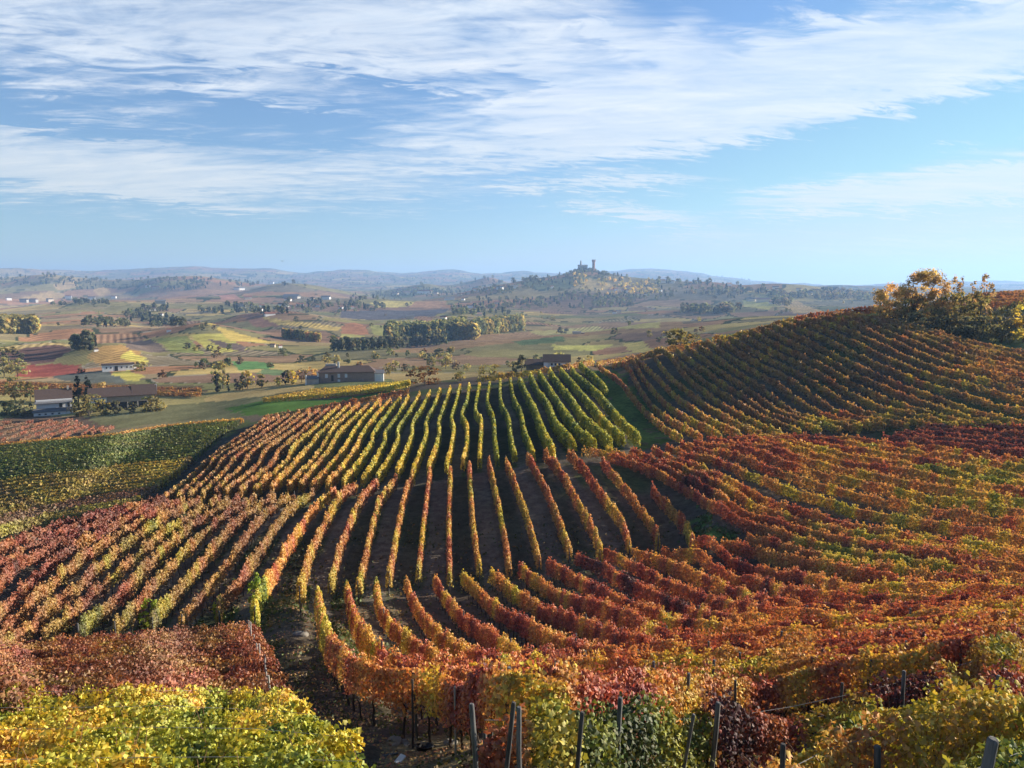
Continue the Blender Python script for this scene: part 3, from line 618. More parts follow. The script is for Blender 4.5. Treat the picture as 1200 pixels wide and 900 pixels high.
# --- A: the bowl-shaped middle vineyard and its left wing, head (far end) to foot, from the short row on the right leftwards
ROWS_A = [
 [(764,570),(788,596),(808,620),(812,632)], [(706,539),(728,564),(748,590),(768,618),(771,633)], [(666,528),(686,550),(708,580),(730,612),(738,637)],
 [(638,528),(660,555),(684,598),(700,630),(704,647)], [(618,532),(638,566),(652,600),(664,630),(668,645)], [(593,537),(617,600),(632,653)], [(573,539),(588,606),(597,661)],
 [(550,542),(554,606),(562,664)], [(528,546),(526,606),(527,674)], [(504,550),(497,604),(490,668)], [(484,554),(476,572),(468,606),(455,675)], [(464,558),(446,582),(438,606),(420,684)],
 [(442,560),(424,582),(412,606),(398,640),(387,682)], [(418,568),(400,578),(384,604),(364,642),(351,690)], [(393,571),(367,593),(344,627),(324,660),(304,693),(297,714)],
 [(367,576),(342,593),(324,611),(309,636),(291,662),(276,684),(258,704),(256,722)], [(345,578),(322,591),(298,613),(280,638),(262,662),(247,680),(227,707),(211,724)],
 [(322,579),(298,593),(269,618),(251,640),(231,662),(211,684),(191,706),(177,727)], [(300,581),(275,594),(253,609),(236,627),(209,651),(184,678),(152,714),(135,731)],
 [(280,582),(250,597),(224,613),(202,631),(184,649),(156,678),(127,705),(91,738)], [(258,583),(225,602),(194,621),(165,644),(135,669),(110,690),(84,714),(51,744)],
 [(236,584),(196,601),(169,621),(135,644),(110,665),(84,690),(63,705),(42,726),(11,748)], [(216,584),(190,592),(160,610),(127,629),(95,652),(70,673),(46,692),(27,711),(0,738)],
 [(196,585),(175,590),(148,606),(118,621),(84,638),(63,652),(42,671),(19,695),(0,714)], [(180,587),(160,592),(131,602),(101,616),(72,631),(49,644),(21,657),(0,678)],
 [(160,591),(135,597),(110,603),(84,616),(55,629),(27,640),(0,657)], [(125,600),(105,604),(84,608),(55,617),(25,627),(0,638)]]
def hue_a(i):
    head = .62 if i < 13 else .60
    mid = {0:.56,1:.55,2:.60,3:.56,4:.62,5:.56,6:.54,7:.50,8:.60,9:.62,10:.56,11:.53}.get(i, .58)
    foot = .42 if i < 13 else .36
    if i == 14: return prof([0,.5,.74,.80,1], [.58,.62,.58,.26,.25])
    if i in (17, 19): return prof([0,.4,.8,.93,1], [.60,.62,.57,.26,.22])
    if i in (15,16,18): return prof([0,.4,.85,1], [.60,.63,.60,.42])
    if i in (20,21): return prof([0,.2,.4,.55,.88,1], [.62,.47,.48,.62,.62,.46])
    if i == 22: return prof([0,.3,.5,.8,1], [.74,.68,.54,.64,.68])
    if i >= 23: return prof([0,.5,1], [.76,.78,.70])
    return prof([0,.12,.6,.9,1], [head, mid+.04, mid, mid-.04, foot])
def make_rows():
    grpA = 'vine rows of the middle vineyard'
    for i, px in enumerate(ROWS_A):
        xy = ground_path(px, 60)
        if px[-1][0] <= 12: xy = extend(xy, 0, 9)
        lab = 'short orange vine row standing alone beside the grass patch in the middle vineyard' if i == 0 else 'bright green ended vine row beside the track in the middle vineyard' if i == 14 else \
              '%s vine row of middle vineyard, %s left of the short lone one' % ('red and orange' if i < 13 else 'orange green-footed' if i < 22 else 'dark red', ordw(i))
        build_row(xy, i, hue_a(i), lab, grpA, brown=.02 if i == 14 else .26 if i < 15 else .42 if i < 22 else .34, hlo=.62 if i < 15 else .78, wid=.24 if i < 15 else .18, cover=4.2 if i < 15 else 3.2, htop=1.85, gaps=.42, spray=.09, val=.95 if i < 14 or i == 14 else .74, trunks=1.6 if i < 22 else False, posts='both' if i < 20 else None, post_step=6)
    # --- B: the block running up to the crest, green on the right
    for i, px in enumerate(ROWS_B):
        xy = ground_path(px, 60)
        if i <= 9: h_ = prof([0,.1,.5,1], [.34,.24,.19,.27])
        elif i <= 18: h_ = prof([0,.15,.4,.6,1], [.42,.30,.20,.30,.40])
        elif i <= 24: h_ = prof([0,.2,.5,.8,1], [.55,.42,.38,.48,.52])
        else: h_ = prof([0,.25,.7,1], [.64,.60,.57,.58])
        b_ = .10 if i <= 12 else .2 if i <= 20 else .35 if i <= 24 else .55
        lab = 'short green vine row ending beside the grass strip below the crest' if i == 0 else '%s vine row climbing to the crest, %s left of short grass-strip row' % ('bushy green' if i < 7 else 'narrow yellow-green' if i < 19 else 'brown-green' if i < 25 else 'brown and orange', ordw(i))
        build_row(xy, 100+i, h_, lab, 'vine rows running up to the far crest', brown=b_, hlo=.5, htop=1.95 if i > 6 else 2.1, wid=.26 if i > 6 else .42, cover=4.2 if i > 6 else 5.5, hue_var=.07 if i < 24 else .10, posts='start' if i > 18 else None)
    # --- S: rows that sweep down from the track and round the slope to the right
    S = family(GUIDES_S, 64)
    for i, xy in enumerate(S):
        head = [.60,.62,.62,.66,.68,.70,.72,.72,.74,.76,.72,.64,.66,.76,.74,.66][min(i, 15)]
        h_ = prof([0,.08,.3,.55,.75,1], [head-.08 if i > 1 else .36, head, head, .66+.06*math.sin(i*2.3), .60+.08*math.sin(i*1.7+1), .58+.08*math.sin(i*3.1)])
        lab = 'outermost red vine row edging the dark track, sweeping down to the pale post' if i == 0 else 'red sweeping vine row, %s uphill from the row edging the dark track' % ordw(i)
        build_row(extend(xy, 0, 6), 200+i, h_, lab, 'red vine rows sweeping round the near slope', brown=.14, hlo=.74, htop=1.85, wid=.25, cover=4.2, hue_var=.18, patch=3.0, trunks=1.2 if i < 9 else False, posts='inner' if i < 12 else None, post_step=6.5)
    # --- R: upper rows of the same slope up to the hill's foot
    Rr = family(GUIDES_R, 60)
    for i, xy in enumerate(Rr):
        h_ = prof([0,.2,.4,.6,.8,1], [.64+.08*math.sin(i*2.1), .68+.08*math.sin(i*1.3), .55+.12*math.sin(i*3.7), .46+.14*math.sin(i*2.9+1), .56+.12*math.sin(i*1.9), .60])
        lab = 'russet vine row of the upper slope, %s below the foot of the hill' % ordw(i+1)
        build_row(extend(xy, 0, 8), 300+i, h_, lab, 'russet vine rows below the hill', brown=.24, hlo=.78, htop=1.8, wid=.22, cover=3.8, hue_var=.15, patch=5.0)
    for i, xy in enumerate(family(GUIDES_D, 40)):
        build_row(extend(xy, 0, 8), 340+i, const(.86), 'dull crimson vine row at the foot of the hill, %s from the hill vineyard' % ordw(i+1), 'dull crimson vine rows at the hill foot', brown=.35, hlo=.5, htop=1.6, wid=.3, cover=4.0, hue_var=.06)
    # --- H: the vineyard on the hill
    H = family(GUIDES_H, 60)
    for i, xy in enumerate(H):
        h_ = prof([0,.3,.6,.85,1], [.50,.48,.52,.52,.42]) if i > 3 else prof([0,.5,1], [.60,.60,.46])
        lab = 'orange vine row on the hill beside the grass strip' if i == 0 else '%s hillside vine row, %s counting from the grass strip' % ('olive and gold' if i < 16 else 'dark olive', ordw(i+1))
        build_row(extend(xy, 0, 3 if i > 15 else 0), 400+i, h_, lab, 'vine rows on the hillside', brown=.5 if i > 3 else .35, hlo=.68, htop=1.75, wid=.20, cover=3.4, hue_var=.12)
    # crest rows seen end on above the hill and the far block
    for j, (px, hv, lab) in enumerate(CREST):
        build_row(ground_path(px, 50, 1.75), 450+j, const(hv), lab, None, brown=.42, hlo=.5, htop=1.9, wid=.35, cover=3.4, hue_var=.10, posts=None)
    # --- Y: yellow vines at the bottom left
    for i, px in enumerate(ROWS_Y):
        xy = ground_path(px, 40, 1.8, 3.0)
        h_ = prof([0,.35,.6,.8,1], [.41,.38,.33,.29,.27]) if i > 0 else prof([0,.5,1], [.35,.32,.28])
        lab = ['far edge row of yellow-green vines before the red vines', 'second row of yellow vines counted from the red vines', 'third row of yellow vines, its right end bright green above the track', 'yellow vine row reaching furthest right over the track', 'lowest yellow vine row at the bottom left edge of the photo'][i]
        build_row(extend(xy, 3, 0), 500+i, h_, lab, 'yellow vine rows at the bottom left', brown=.02, hlo=.45, htop=1.5, wid=.85, cover=7.5, hue_var=.10, patch=.8, minleaf=.078, spray=.10, gaps=.14, topvar=.6, trunks=1.2, canes=5, wires=True)
    # --- L: low red vines behind them
    for i, xy in enumerate(family(GUIDES_L, 40)):
        lab = 'dark red vine row on the left, %s counted from the yellow vines' % ordw(9-i)
        build_row(extend(xy, 6, 0), 520+i, prof([0,.5,1], [.64,.70,.72]), lab, 'dark red vine rows on the left', val=.72, brown=.38, hlo=.5, htop=1.75, wid=.75, cover=5.6, hue_var=.13, patch=.9, gaps=.15, topvar=.5, posts='end', post_mesh_=THINPOST)
    # --- N: nearest rows, bottom right
    for i, px in enumerate(ROWS_N):
        xy = ground_path(px, 50, 1.8, 3.0)
        h_ = hue_px(xy, [[(570,.92),(598,.88),(610,.52),(652,.50),(660,.06),(742,.03),(752,.11),(782,.12),(790,.92),(872,.95),(884,.34),(925,.60),(950,.94),(1010,.95),(1040,.6),(1080,.42),(1130,.66),(1200,.55)],  # dark green and purple stretches put the shaded near side into leaf colour
            [(985,.16),(1040,.20),(1080,.30),(1120,.55),(1160,.76),(1200,.72)], [(905,.50),(1000,.46),(1070,.44),(1110,.40),(1150,.60),(1200,.70)], [(1085,.42),(1120,.16),(1200,.10)]][i])
        lab = ['long near vine row behind the bottom centre posts, amber, green and dark purple', 'near vine row of green then red leaves before the dark purple gap', 'near vine row of amber leaves behind the thickest post', 'lowest vine row at the bottom right corner, dark green'][i]
        build_row(extend(xy, 0, 4), 540+i, h_, lab, 'nearest vine rows at the bottom right', val=.72 if i == 0 else .88, brown=.12, hlo=.35, htop=1.75, wid=.40, cover=4.6, hue_var=.13 if i == 0 else .18, patch=1.3, minleaf=.078, spray=.08, gaps=.4, canes=5, wires=True, trunks=1.1)  # val also darkens the first row's colour for its shaded side
    # --- G: the shelf below on the left, rows across
    Gr = family(GUIDES_G, 40)
    for i, xy in enumerate(Gr):
        hv, br, cv = (.52, .15, 4) if i < 2 else (.12, .22, 3.6) if i < 22 else (.38, .50, 4.8) if i not in (31, 32, 33) else (.9, .8, 1.6)
        if i >= 34: hv = .30
        lab = '%s vine row on the low left shelf, %s from its top edge' % ('orange' if i < 2 else 'green' if i < 22 else 'tawny', ordw(i+1))
        build_row(extend(xy, 0, 8), 560+i, const(hv), lab, 'vine rows on the low left shelf', brown=br, hlo=.5, htop=1.7, wid=.42, cover=cv, hue_var=.05, gaps=.1, topvar=.5, maxleaf=.32, posts='start')
    for i, xy in enumerate(family(GUIDES_P, 30)):
        build_row(xy, 600+i, const(.80), 'red-brown vine row below the white farmhouse, %s from the left' % ordw(i+1), 'red-brown vine rows below the farmhouse', brown=.7, hlo=.3, htop=1.25, wid=.16, cover=2.6, maxleaf=.30, hue_var=.06)
    for i, xy in enumerate(family(GUIDES_V, 40)):
        build_row(xy, 620+i, prof([0,.4,1], [.44,.42,.36]), 'golden vine row in the strip below the long brick house, %s from the house' % ordw(i+1), 'golden vine rows below the brick house', brown=.03, hlo=.5, htop=1.8, wid=.5, cover=4.6, hue_var=.03)
    for i, xy in enumerate(family(GUIDES_O, 40)):
        build_row(xy, 640+i, const(.56), 'orange vine row beyond the farmhouse, %s from its far side' % ordw(i+1), 'orange vine rows beyond the farmhouse', brown=.45, hlo=.4, htop=1.8, wid=.5, cover=3.8, hue_var=.07)
    for i, xy in enumerate(family(GUIDES_K, 40)):
        build_row(xy, 660+i, const(.60), 'orange-red vine row behind the hilltop trees, %s from the trees' % ordw(i+1), 'orange-red vine rows behind the hilltop trees', brown=.38, hlo=.4, htop=1.8, wid=.5, cover=4.2, hue_var=.06)
ROWS_B = [
 [(680,427),(693,438),(707,452),(710,456)], [(670,432),(678,442),(698,458),(717,480),(733,497),(748,512)], [(657,433),(667,445),(683,463),(700,483),(717,502),(730,513)],
 [(644,434),(655,450),(670,468),(683,488),(700,503),(715,516)], [(632,437),(645,457),(657,475),(670,495),(683,508),(697,518)], [(621,438),(630,457),(642,473),(652,497),(672,520)],
 [(609,443),(617,462),(627,480),(634,500),(648,527)], [(598,444),(602,466),(610,482),(614,502),(618,514),(625,529)], [(586,445),(587,470),(596,490),(599,514),(604,531)],
 [(574,448),(571,470),(578,488),(580,514),(583,535)], [(562,449),(557,480),(564,492),(563,516),(562,537)], [(550,450),(547,470),(541,486),(547,497),(547,520),(542,540)],
 [(539,452),(534,472),(529,490),(532,501),(528,526),(523,544)], [(528,454),(521,474),(514,494),(515,505),(510,526),(502,546)], [(516,456),(508,476),(499,494),(500,506),(492,530),(484,550)],
 [(504,459),(494,478),(483,498),(483,508),(474,532),(465,552)], [(492,461),(480,482),(466,504),(467,514),(456,536),(442,557)], [(479,465),(466,486),(451,508),(451,516),(438,542),(424,560)],
 [(469,466),(450,490),(436,510),(436,518),(420,542),(402,563)], [(458,468),(436,492),(421,514),(419,522),(402,546),(383,566)], [(446,468),(424,492),(407,518),(403,526),(382,550),(365,568)],
 [(432,474),(400,504),(385,528),(371,544),(352,566)], [(421,473),(392,500),(374,530),(358,548),(338,567)], [(410,474),(377,506),(356,530),(343,545),(318,570)],
 [(398,476),(374,497),(345,522),(336,539),(318,556),(299,571)], [(386,478),(360,500),(327,528),(320,541),(299,559),(281,575)], [(374,480),(345,502),(312,526),(301,546),(275,567),(264,577)],
 [(363,480),(332,504),(294,530),(283,546),(253,575)], [(351,483),(319,508),(279,533),(265,550),(237,579)], [(338,486),(305,510),(264,536),(252,553),(222,580)],
 [(326,487),(294,510),(256,534),(239,555),(209,581)], [(315,488),(283,511),(246,537),(222,561),(193,582)]]
GUIDES_S = [
 (0, [(373,696),(377,720),(386,745),(405,768),(430,786),(460,795),(505,799),(560,803),(630,807),(720,812),(830,803),(950,788),(1060,773),(1150,760),(1240,748)]),
 (1, [(406,683),(415,718),(433,748),(455,768),(480,780),(510,789),(560,795),(640,800),(730,803),(830,795),(940,781),(1045,768),(1140,755),(1240,744)]),
 (2, [(441,681),(445,707),(463,732),(488,753),(515,769),(545,779),(590,787),(650,791),(730,793),(830,786),(930,774),(1030,762),(1120,751),(1240,739)]),
 (5, [(542,672),(558,687),(580,707),(613,726),(647,743),(690,757),(740,765),(810,767),(900,763),(1000,753),(1100,741),(1200,730),(1290,721)]),
 (8, [(642,658),(673,674),(710,694),(758,712),(801,729),(860,738),(930,739),(1010,735),(1100,726),(1200,717),(1290,711)]),
 (11, [(741,644),(775,654),(815,671),(857,688),(900,700),(960,708),(1030,710),(1110,708),(1200,703),(1290,699)]),
 (14, [(846,633),(880,641),(920,650),(973,661),(1013,669),(1067,676),(1120,682),(1200,686),(1270,688)])]
GUIDES_R = [
 (0, [(905,509),(950,510),(1000,514),(1060,520),(1120,527),(1200,538),(1270,548)]),
 (9, [(765,524),(784,534),(812,542),(836,552),(856,562),(886,574),(896,583),(920,591),(949,599),(968,607),(1008,615),(1053,623),(1093,629),(1147,637),(1197,645),(1260,654)]),
 (12, [(682,526),(700,528),(720,534),(750,544),(780,556),(810,574),(840,592),(864,604),(898,618),(947,632),(1000,645),(1060,654),(1107,661),(1147,668),(1195,674),(1260,680)]),
 (13, [(875,627),(907,634),(947,646),(1000,657),(1060,666),(1120,673),(1200,680),(1260,684)])]
GUIDES_D = [(0, [(1085,498),(1110,496),(1140,496),(1200,498),(1270,501)]), (4, [(1035,507),(1070,511),(1100,515),(1150,520),(1200,527),(1270,537)])]
GUIDES_H = [
 (0, [(702,429),(727,446),(750,474),(773,495),(799,511)]), (3, [(741,416),(773,443),(797,467),(832,490),(868,507)]), (6, [(780,411),(811,434),(848,460),(890,485),(938,502)]),
 (9, [(817,402),(843,420),(867,436),(890,450),(913,469),(940,485),(1010,499)]), (16, [(906,380),(950,400),(1000,425),(1050,447),(1100,465),(1150,482),(1215,495)]),
 (22, [(985,366),(1017,372),(1050,384),(1083,396),(1117,409),(1150,419),(1200,430),(1260,444)]), (25, [(1040,374),(1070,380),(1100,389),(1150,402),(1200,412),(1260,425)])]
CREST = [([(700,425),(740,417),(790,406),(830,399)], .50, 'golden vine row along the crest behind the hill vineyard'), ([(836,395),(870,390),(930,373)], .46, 'yellow-leaved vine row along the ridge left of the hilltop'),
 ([(930,373),(970,366),(1010,361),(1035,360)], .66, 'rust-red vine row along the hilltop left of the trees'), ([(560,443),(600,438),(650,430),(695,423)], .46, 'golden vine row along the crest behind the green block'),
 ([(308,488),(350,481),(420,468),(480,457)], .62, 'thin brown vine row along the back edge of the far block')]
ROWS_Y = [[(-90,809),(100,806),(250,806),(336,811)], [(-90,827),(100,824),(250,824),(360,832)], [(-90,851),(150,848),(300,848),(392,857)], [(-90,886),(150,882),(300,880),(418,886)], [(-90,931),(200,925),(430,930)]]
GUIDES_L = [(0, [(-60,762),(60,753),(150,746),(230,739),(290,735)]), (8, [(-60,812),(100,806),(200,803),(320,802)])]
ROWS_N = [[(568,838),(620,842),(680,840),(740,838),(800,838),(850,836),(920,825),(990,811),(1060,795),(1130,774),(1200,757),(1260,745)],
 [(985,856),(1020,838),(1080,821),(1140,803),(1200,785),(1270,768)], [(905,905),(935,884),(980,868),(1040,850),(1100,836),(1160,824),(1220,812),(1280,801)], [(1085,915),(1130,893),(1200,872),(1290,848)]]
NEARPATH = [ground_path(p_, 160, 1.8, 3.0) for p_ in ROWS_N]
GUIDES_G = [(0, [(284,490),(200,497),(130,508),(60,514),(-30,522)]), (36, [(152,588),(110,596),(60,606),(0,619),(-40,628)])]
GUIDES_P = [(0, [(-25,497),(15,491)]), (3, [(0,513),(40,500),(85,488)]), (7, [(95,507),(110,498)]), (9, [(118,502),(133,497)])]
GUIDES_V = [(0, [(370,456),(420,452),(480,446)]), (8, [(308,467),(350,464),(400,460),(440,455),(480,448)])]
GUIDES_O = [(0, [(-30,446),(80,450),(160,453),(235,455)]), (5, [(-30,460),(80,459),(160,460),(235,461)])]
GUIDES_K = [(0, [(1115,356),(1160,354),(1210,353),(1270,352)]), (5, [(1140,345),(1180,342),(1215,341),(1270,340)])]
HAZE = 1.25e-4
# ---------------------------------------------------------------- foreground posts and odds and ends
def make_props():
    POSTS = [ # top pixel, base pixel or None, diameter, lean (x,y), material, label
     ((482,797),(484,877),.085,(0,.02),M_POSTDARK,'dark thin post in front of the red row end above the black tub'),
     ((533,804),(534,885),.075,(0,0),M_CONC,'pale slim post standing between the dark thin post and the weathered posts'),
     ((562,818),None,.11,(-.03,-.07),M_POST,'weathered post left of the dark red leaves, leaning slightly left'),
     ((568,858),None,.10,(0,0),M_POST,'short grey post stub at the foot of the weathered post by the dry soil'),
     ((586,822),None,.10,(.03,.08),M_POSTDARK,'slanting dark post right of the short grey stub'),
     ((612,824),None,.10,(0,-.05),M_POST,'weathered post at the left edge of the big amber-green vine'),
     ((672,832),None,.10,(0,.06),M_POSTDARK,'dark post in the right side of the big amber-green vine'),
     ((726,817),None,.12,(0,0),M_POST,'tall upright round-topped post with pale ringed edges, bottom centre'),
     ((797,833),None,.095,(0,.12),M_POST,'thin post tilted strongly to the right among green leaves'),
     ((835,823),None,.14,(.02,.05),M_POST,'thick upright square-topped post right of the tilted thin one'),
     ((923,874),None,.11,(0,.03),M_POSTDARK,'post top just showing over amber leaves at the bottom edge'),
     ((1036,872),None,.15,(.02,.08),M_POST,'stout post top left of the thickest post in the bottom right corner'),
     ((1133,855),None,.155,(.02,.10),M_POST,'thickest grey grooved post in the bottom right corner'),
     ((1060,788),None,.12,(0,.05),M_POST,'grey post standing in the dark purple gap between near rows'),
     ((987,800),None,.10,(0,0),M_POSTDARK,'dark post stub at the left end of the dark purple gap'),
     ((1127,753),None,.11,(0,0),M_POSTDARK,'dark post in the mixed vines beyond the thickest post'),
     ((1188,750),None,.12,(0,0),M_POSTDARK,'dark post near the right edge among mixed red and yellow vines'),
     ((1168,792),None,.11,(0,.03),M_POST,'grey post half hidden by leaves below the right edge dark post'),
     ((862,797),None,.10,(0,0),M_POSTDARK,'small dark post top beyond the thick square-topped post')]
    for k, (tp, bp, dia, lean, mat, lab) in enumerate(POSTS):
        if bp: b = cast([bp], 0, 3)[0]; d = ray(*tp); H = d[2]*(math.hypot(b[0],b[1])/math.hypot(d[0],d[1]))-b[2]
        else:
            H = 1.98 if k != 3 else 1.25
            b = cast([tp], H, 3)[0]
            if k in (2,4,5,6,7,8,9,10,11,12):      # on the near side of the row it carries
                az_ = math.atan2(b[0], b[1]); path = NEARPATH[0 if k < 10 else 2 if k < 12 else 3]; j = int(np.abs(np.arctan2(path[:,0], path[:,1])-az_).argmin())
                rb = math.hypot(*path[j])-.50; d = ray(*tp); u_ = d/math.hypot(d[0], d[1]); b = np.array([u_[0]*rb, u_[1]*rb, 0]); b[2] = float(hgt(b[0], b[1])); H = float(np.clip(u_[2]*rb-b[2], 1.5, 2.5))
        me = post_mesh('wooden_post', H, dia*.36, 60+k, 12, .03); me.materials.append(mat)
        o = link('wooden_post', me, None, None, b); o.rotation_euler = (lean[0], lean[1], random.uniform(0, 6))
        for p in me.polygons: p.use_smooth = len(p.vertices) == 4
        m_ = o.modifiers.new('bevel', 'BEVEL'); m_.width = .006; m_.limit_method = 'ANGLE'
        tag(o, lab, 'post', 'wooden trellis posts in the foreground')
    g = random.Random(5)
    # black tub: round, shallow, hollow, with a rim and two handles
    b = cast([(497,880)], 0, 3)[0]
    M_BLK = solid('black_rubber', (.012,.012,.013), .5, .2); M_WHT = solid('white_plastic', (.62,.61,.58), .6, .12, 6); M_STONE = solid('pale_stone', (.20,.185,.16), .9, .25, 5, .5)
    mb = MB(); n = 24; prof_ = [(.0,.0),(.22,.0),(.27,.25),(.30,.25),(.30,.22),(.285,.22),(.25,.03),(.0,.03)]
    V = []; F = []
    prof_ = [(.19,0),(.23,.13),(.25,.13),(.25,.145),(.215,.145),(.175,.03)]
    for r_, z_ in prof_:
        for k in range(n): a = 2*math.pi*k/n; V.append((r_*math.cos(a), r_*math.sin(a), z_))
    for j in range(len(prof_)-1):
        for k in range(n): F.append((j*n+k, j*n+(k+1)%n, (j+1)*n+(k+1)%n, (j+1)*n+k))
    F.append(tuple(range(n-1,-1,-1))); F.append(tuple((len(prof_)-1)*n+k for k in range(n)))
    mb.add(V, F); o = mb.build('rubber_tub', M_BLK, None, True); o.location = b; o.rotation_euler = (-.25,.05,0); tag(o, 'black rubber tub lying on the dry soil below the dark thin post', 'tub')
    for sx in (-1, 1):
        hm = MB(); hm.tube([(sx*.245,-.06,.12),(sx*.29,-.045,.125),(sx*.29,.045,.125),(sx*.245,.06,.12)], .012, 6); hm.build('handle', M_BLK, o)
    def slab(name, px, dims, rot, mat, lab, cat, bev=.01):
        b = cast([px], 0, 3)[0]; mb = MB(); x, y, z = dims; mb.box(-x/2,x/2,-y/2,y/2,0,z); o = mb.build(name, mat, None, False, bev); o.location = b+np.array((0,0,.015)); o.rotation_euler = rot; tag(o, lab, cat); return o
    slab('white_board', (467,894), (.16,.42,.05), (.25,.1,-.5), M_WHT, 'short white offcut of board lying on the dry soil below the tub', 'board')
    slab('white_board', (353,708), (.62,.40,.05), (.05,0,.3), M_WHT, 'small white board lying on the grass by the track', 'board')
    slab('wood_strip', (456,886), (.45,.06,.04), (.05,.02,.35), M_POST, 'pale strip of wood lying left of the black tub', 'wood strip')
    def rock(name, px, s, lab, mat, cat, seed):
        b = cast([px], 0, 3)[0]; r_ = np.random.default_rng(seed); me = bpy.data.meshes.new(name)
        import bmesh; bm = bmesh.new(); bmesh.ops.create_icosphere(bm, subdivisions=3, radius=1)
        for v in bm.verts:
            c = v.co; k = 1+.35*float(vnoise(np.array(c.x*1.5+seed), np.array(c.y*1.5+c.z*2), seed)-.5)+.2*float(vnoise(np.array(c.x*4), np.array(c.y*4+c.z*5), seed)-.5); v.co = Vector((c.x*s[0]*k, c.y*s[1]*k, c.z*s[2]*k))
        bm.to_mesh(me); bm.free(); o = link(name, me, mat, None, b+np.array((0,0,s[2]*.4))); o.rotation_euler = (0,0,seed); tag(o, lab, cat); return o
    rock('rock', (352,745), (.40,.25,.16), 'pale flat rock half sunk in the dark track', M_STONE, 'rock', 3)
    for k, (px, s) in enumerate([((459,868),(.16,.10,.08)),((466,870),(.20,.13,.10)),((473,871),(.13,.10,.07)),((463,874),(.10,.08,.05)),((477,874),(.11,.08,.06))]):
        rock('stone', px, s, 'pale stones heaped at the foot of the dark thin post', M_STONE, 'stone', 20+k)['group'] = 'pale stones by the dark thin post'
    rock('stone', (529,872), (.22,.14,.08), 'pale stone at the foot of the pale slim post', M_STONE, 'stone', 31)
    # a gnarled old vine arm lying along the ground between the posts
    pa = [cast([p], 0, 3)[0] for p in ((572,880),(585,886),(600,884),(615,890),(632,896))]
    mb = MB(); mb.tube([(p[0],p[1],p[2]+h) for p, h in zip(pa, (.25,.10,.22,.16,.30))], [.05,.045,.04,.035,.03], 7); o = mb.build('dead_branch', M_BARK, None, True); tag(o, 'gnarled dark dead branch bending close to the ground between the posts', 'branch')
    # trellis wires between neighbouring near posts
    # one yellow shoot leaning out over the track
    b = cast([(412,868)], .9, 3)[0]; r_ = np.random.default_rng(77)
    root = empty('vine_shoot', b); tag(root, 'lone yellow-leaved vine shoot reaching over the track', 'vine shoot', )
    mb = MB(); mb.tube([(-.55,0,.55),(-.3,0,.85),(0,.02,1.0),(.25,.03,1.05)], [.012,.01,.008,.005], 6); mb.build('cane', M_BARK, root)
    n = 34; q = r_.uniform(0, 1, n); pos = np.stack([-.5+.78*q, r_.normal(0,.06,n), .6+.5*np.sqrt(q)+r_.normal(0,.06,n)], -1)
    link('foliage', leaf_mesh('foliage', pos, r_.normal(0,.6,(n,3))+np.array((0,-.3,.5)), r_.uniform(.08,.13,n), leaf_colour(r_.normal(.33,.06,n), np.zeros(n), r_), r_, np.ones(n,bool)), M_LEAF, root)
    # weeds and grass tufts on the headlands, fallen leaves under the near rows
    r_ = np.random.default_rng(91)
    n = 240000; a_ = r_.uniform(-.66, .66, n); d_ = np.exp(r_.uniform(math.log(13), math.log(78), n)); x = d_*np.sin(a_); y = d_*np.cos(a_)
    ia = np.clip(((a_+AZM)/(2*AZM)*(NA-1)).astype(int), 0, NA-1); ir = np.clip(((np.log(d_)-LR[0])/(LR[-1]-LR[0])*(NR-1)).astype(int), 0, NR-1)
    gc = GC[ir, ia]; green = np.clip((gc[:,1]-gc[:,0]*.98)/.03, 0, 1); clump = vnoise(x/.7, y/.7, 300)*.6+vnoise(x/3, y/3, 301)*.6
    k = (r_.uniform(0, 1, n) < .10+.8*green) & (clump > .52-.18*green); x, y, green, d_ = x[k], y[k], green[k], d_[k]; m = len(x)
    pos = np.stack([x, y, hgt(x, y)+.05], -1); dry = r_.uniform(0, 1, m) < .45-.25*green
    col = np.where(dry[:,None], np.array((.24,.19,.10)), np.array((.085,.12,.034)))*r_.uniform(.6,1.4,(m,1))
    nr = np.stack([r_.normal(0,1,m), r_.normal(0,1,m), r_.uniform(.1,.6,m)], -1)
    o = link('weeds', leaf_mesh('weeds', pos, nr, np.clip(d_*.0032, .07, .20)*r_.uniform(.7,1.4,m), col, r_, np.zeros(m, bool)), M_LEAF); tag(o, None, None, None, 'stuff')
    n = 60000; a_ = r_.uniform(-.66, .66, n); d_ = np.exp(r_.uniform(math.log(13), math.log(64), n)); x = d_*np.sin(a_); y = d_*np.cos(a_); k = vnoise(x/1.3, y/1.3, 310) > .5; x, y, d_ = x[k], y[k], d_[k]; m = len(x)
    pos = np.stack([x, y, hgt(x, y)+.03], -1); nr = np.stack([r_.normal(0,.35,m), r_.normal(0,.35,m), np.ones(m)], -1)
    o = link('fallen_leaves', leaf_mesh('fallen_leaves', pos, nr, np.clip(d_*.0019, .06, .11)*r_.uniform(.8,1.2,m), leaf_colour(r_.normal(.6,.15,m), r_.uniform(.3,1,m), r_), r_, np.zeros(m, bool)), M_LEAF); tag(o, None, None, None, 'stuff')
    # a bird far out over the valley
    d = ray(331, 306); p = d/d[1]*330
    mb = MB(); mb.add([(0,-.35,0),(.09,-.1,.05),(.07,.25,.03),(0,.5,0),(-.07,.25,.03),(-.09,-.1,.05),(0,0,-.09),(.55,.05,.22),(1.1,.22,.10),(.5,.28,.17),(-.55,.05,.22),(-1.1,.22,.10),(-.5,.28,.17)],
      [(0,1,6),(1,2,6),(2,3,6),(3,4,6),(4,5,6),(5,0,6),(0,5,1),(1,5,4,2),(2,4,3),(1,7,9,2),(7,8,9),(5,4,12,10),(10,12,11)])
    o = mb.build('bird', M_BLK); o.location = p; o.rotation_euler = (0,0,.9); tag(o, 'small dark bird gliding in the sky over the far ridges', 'bird')
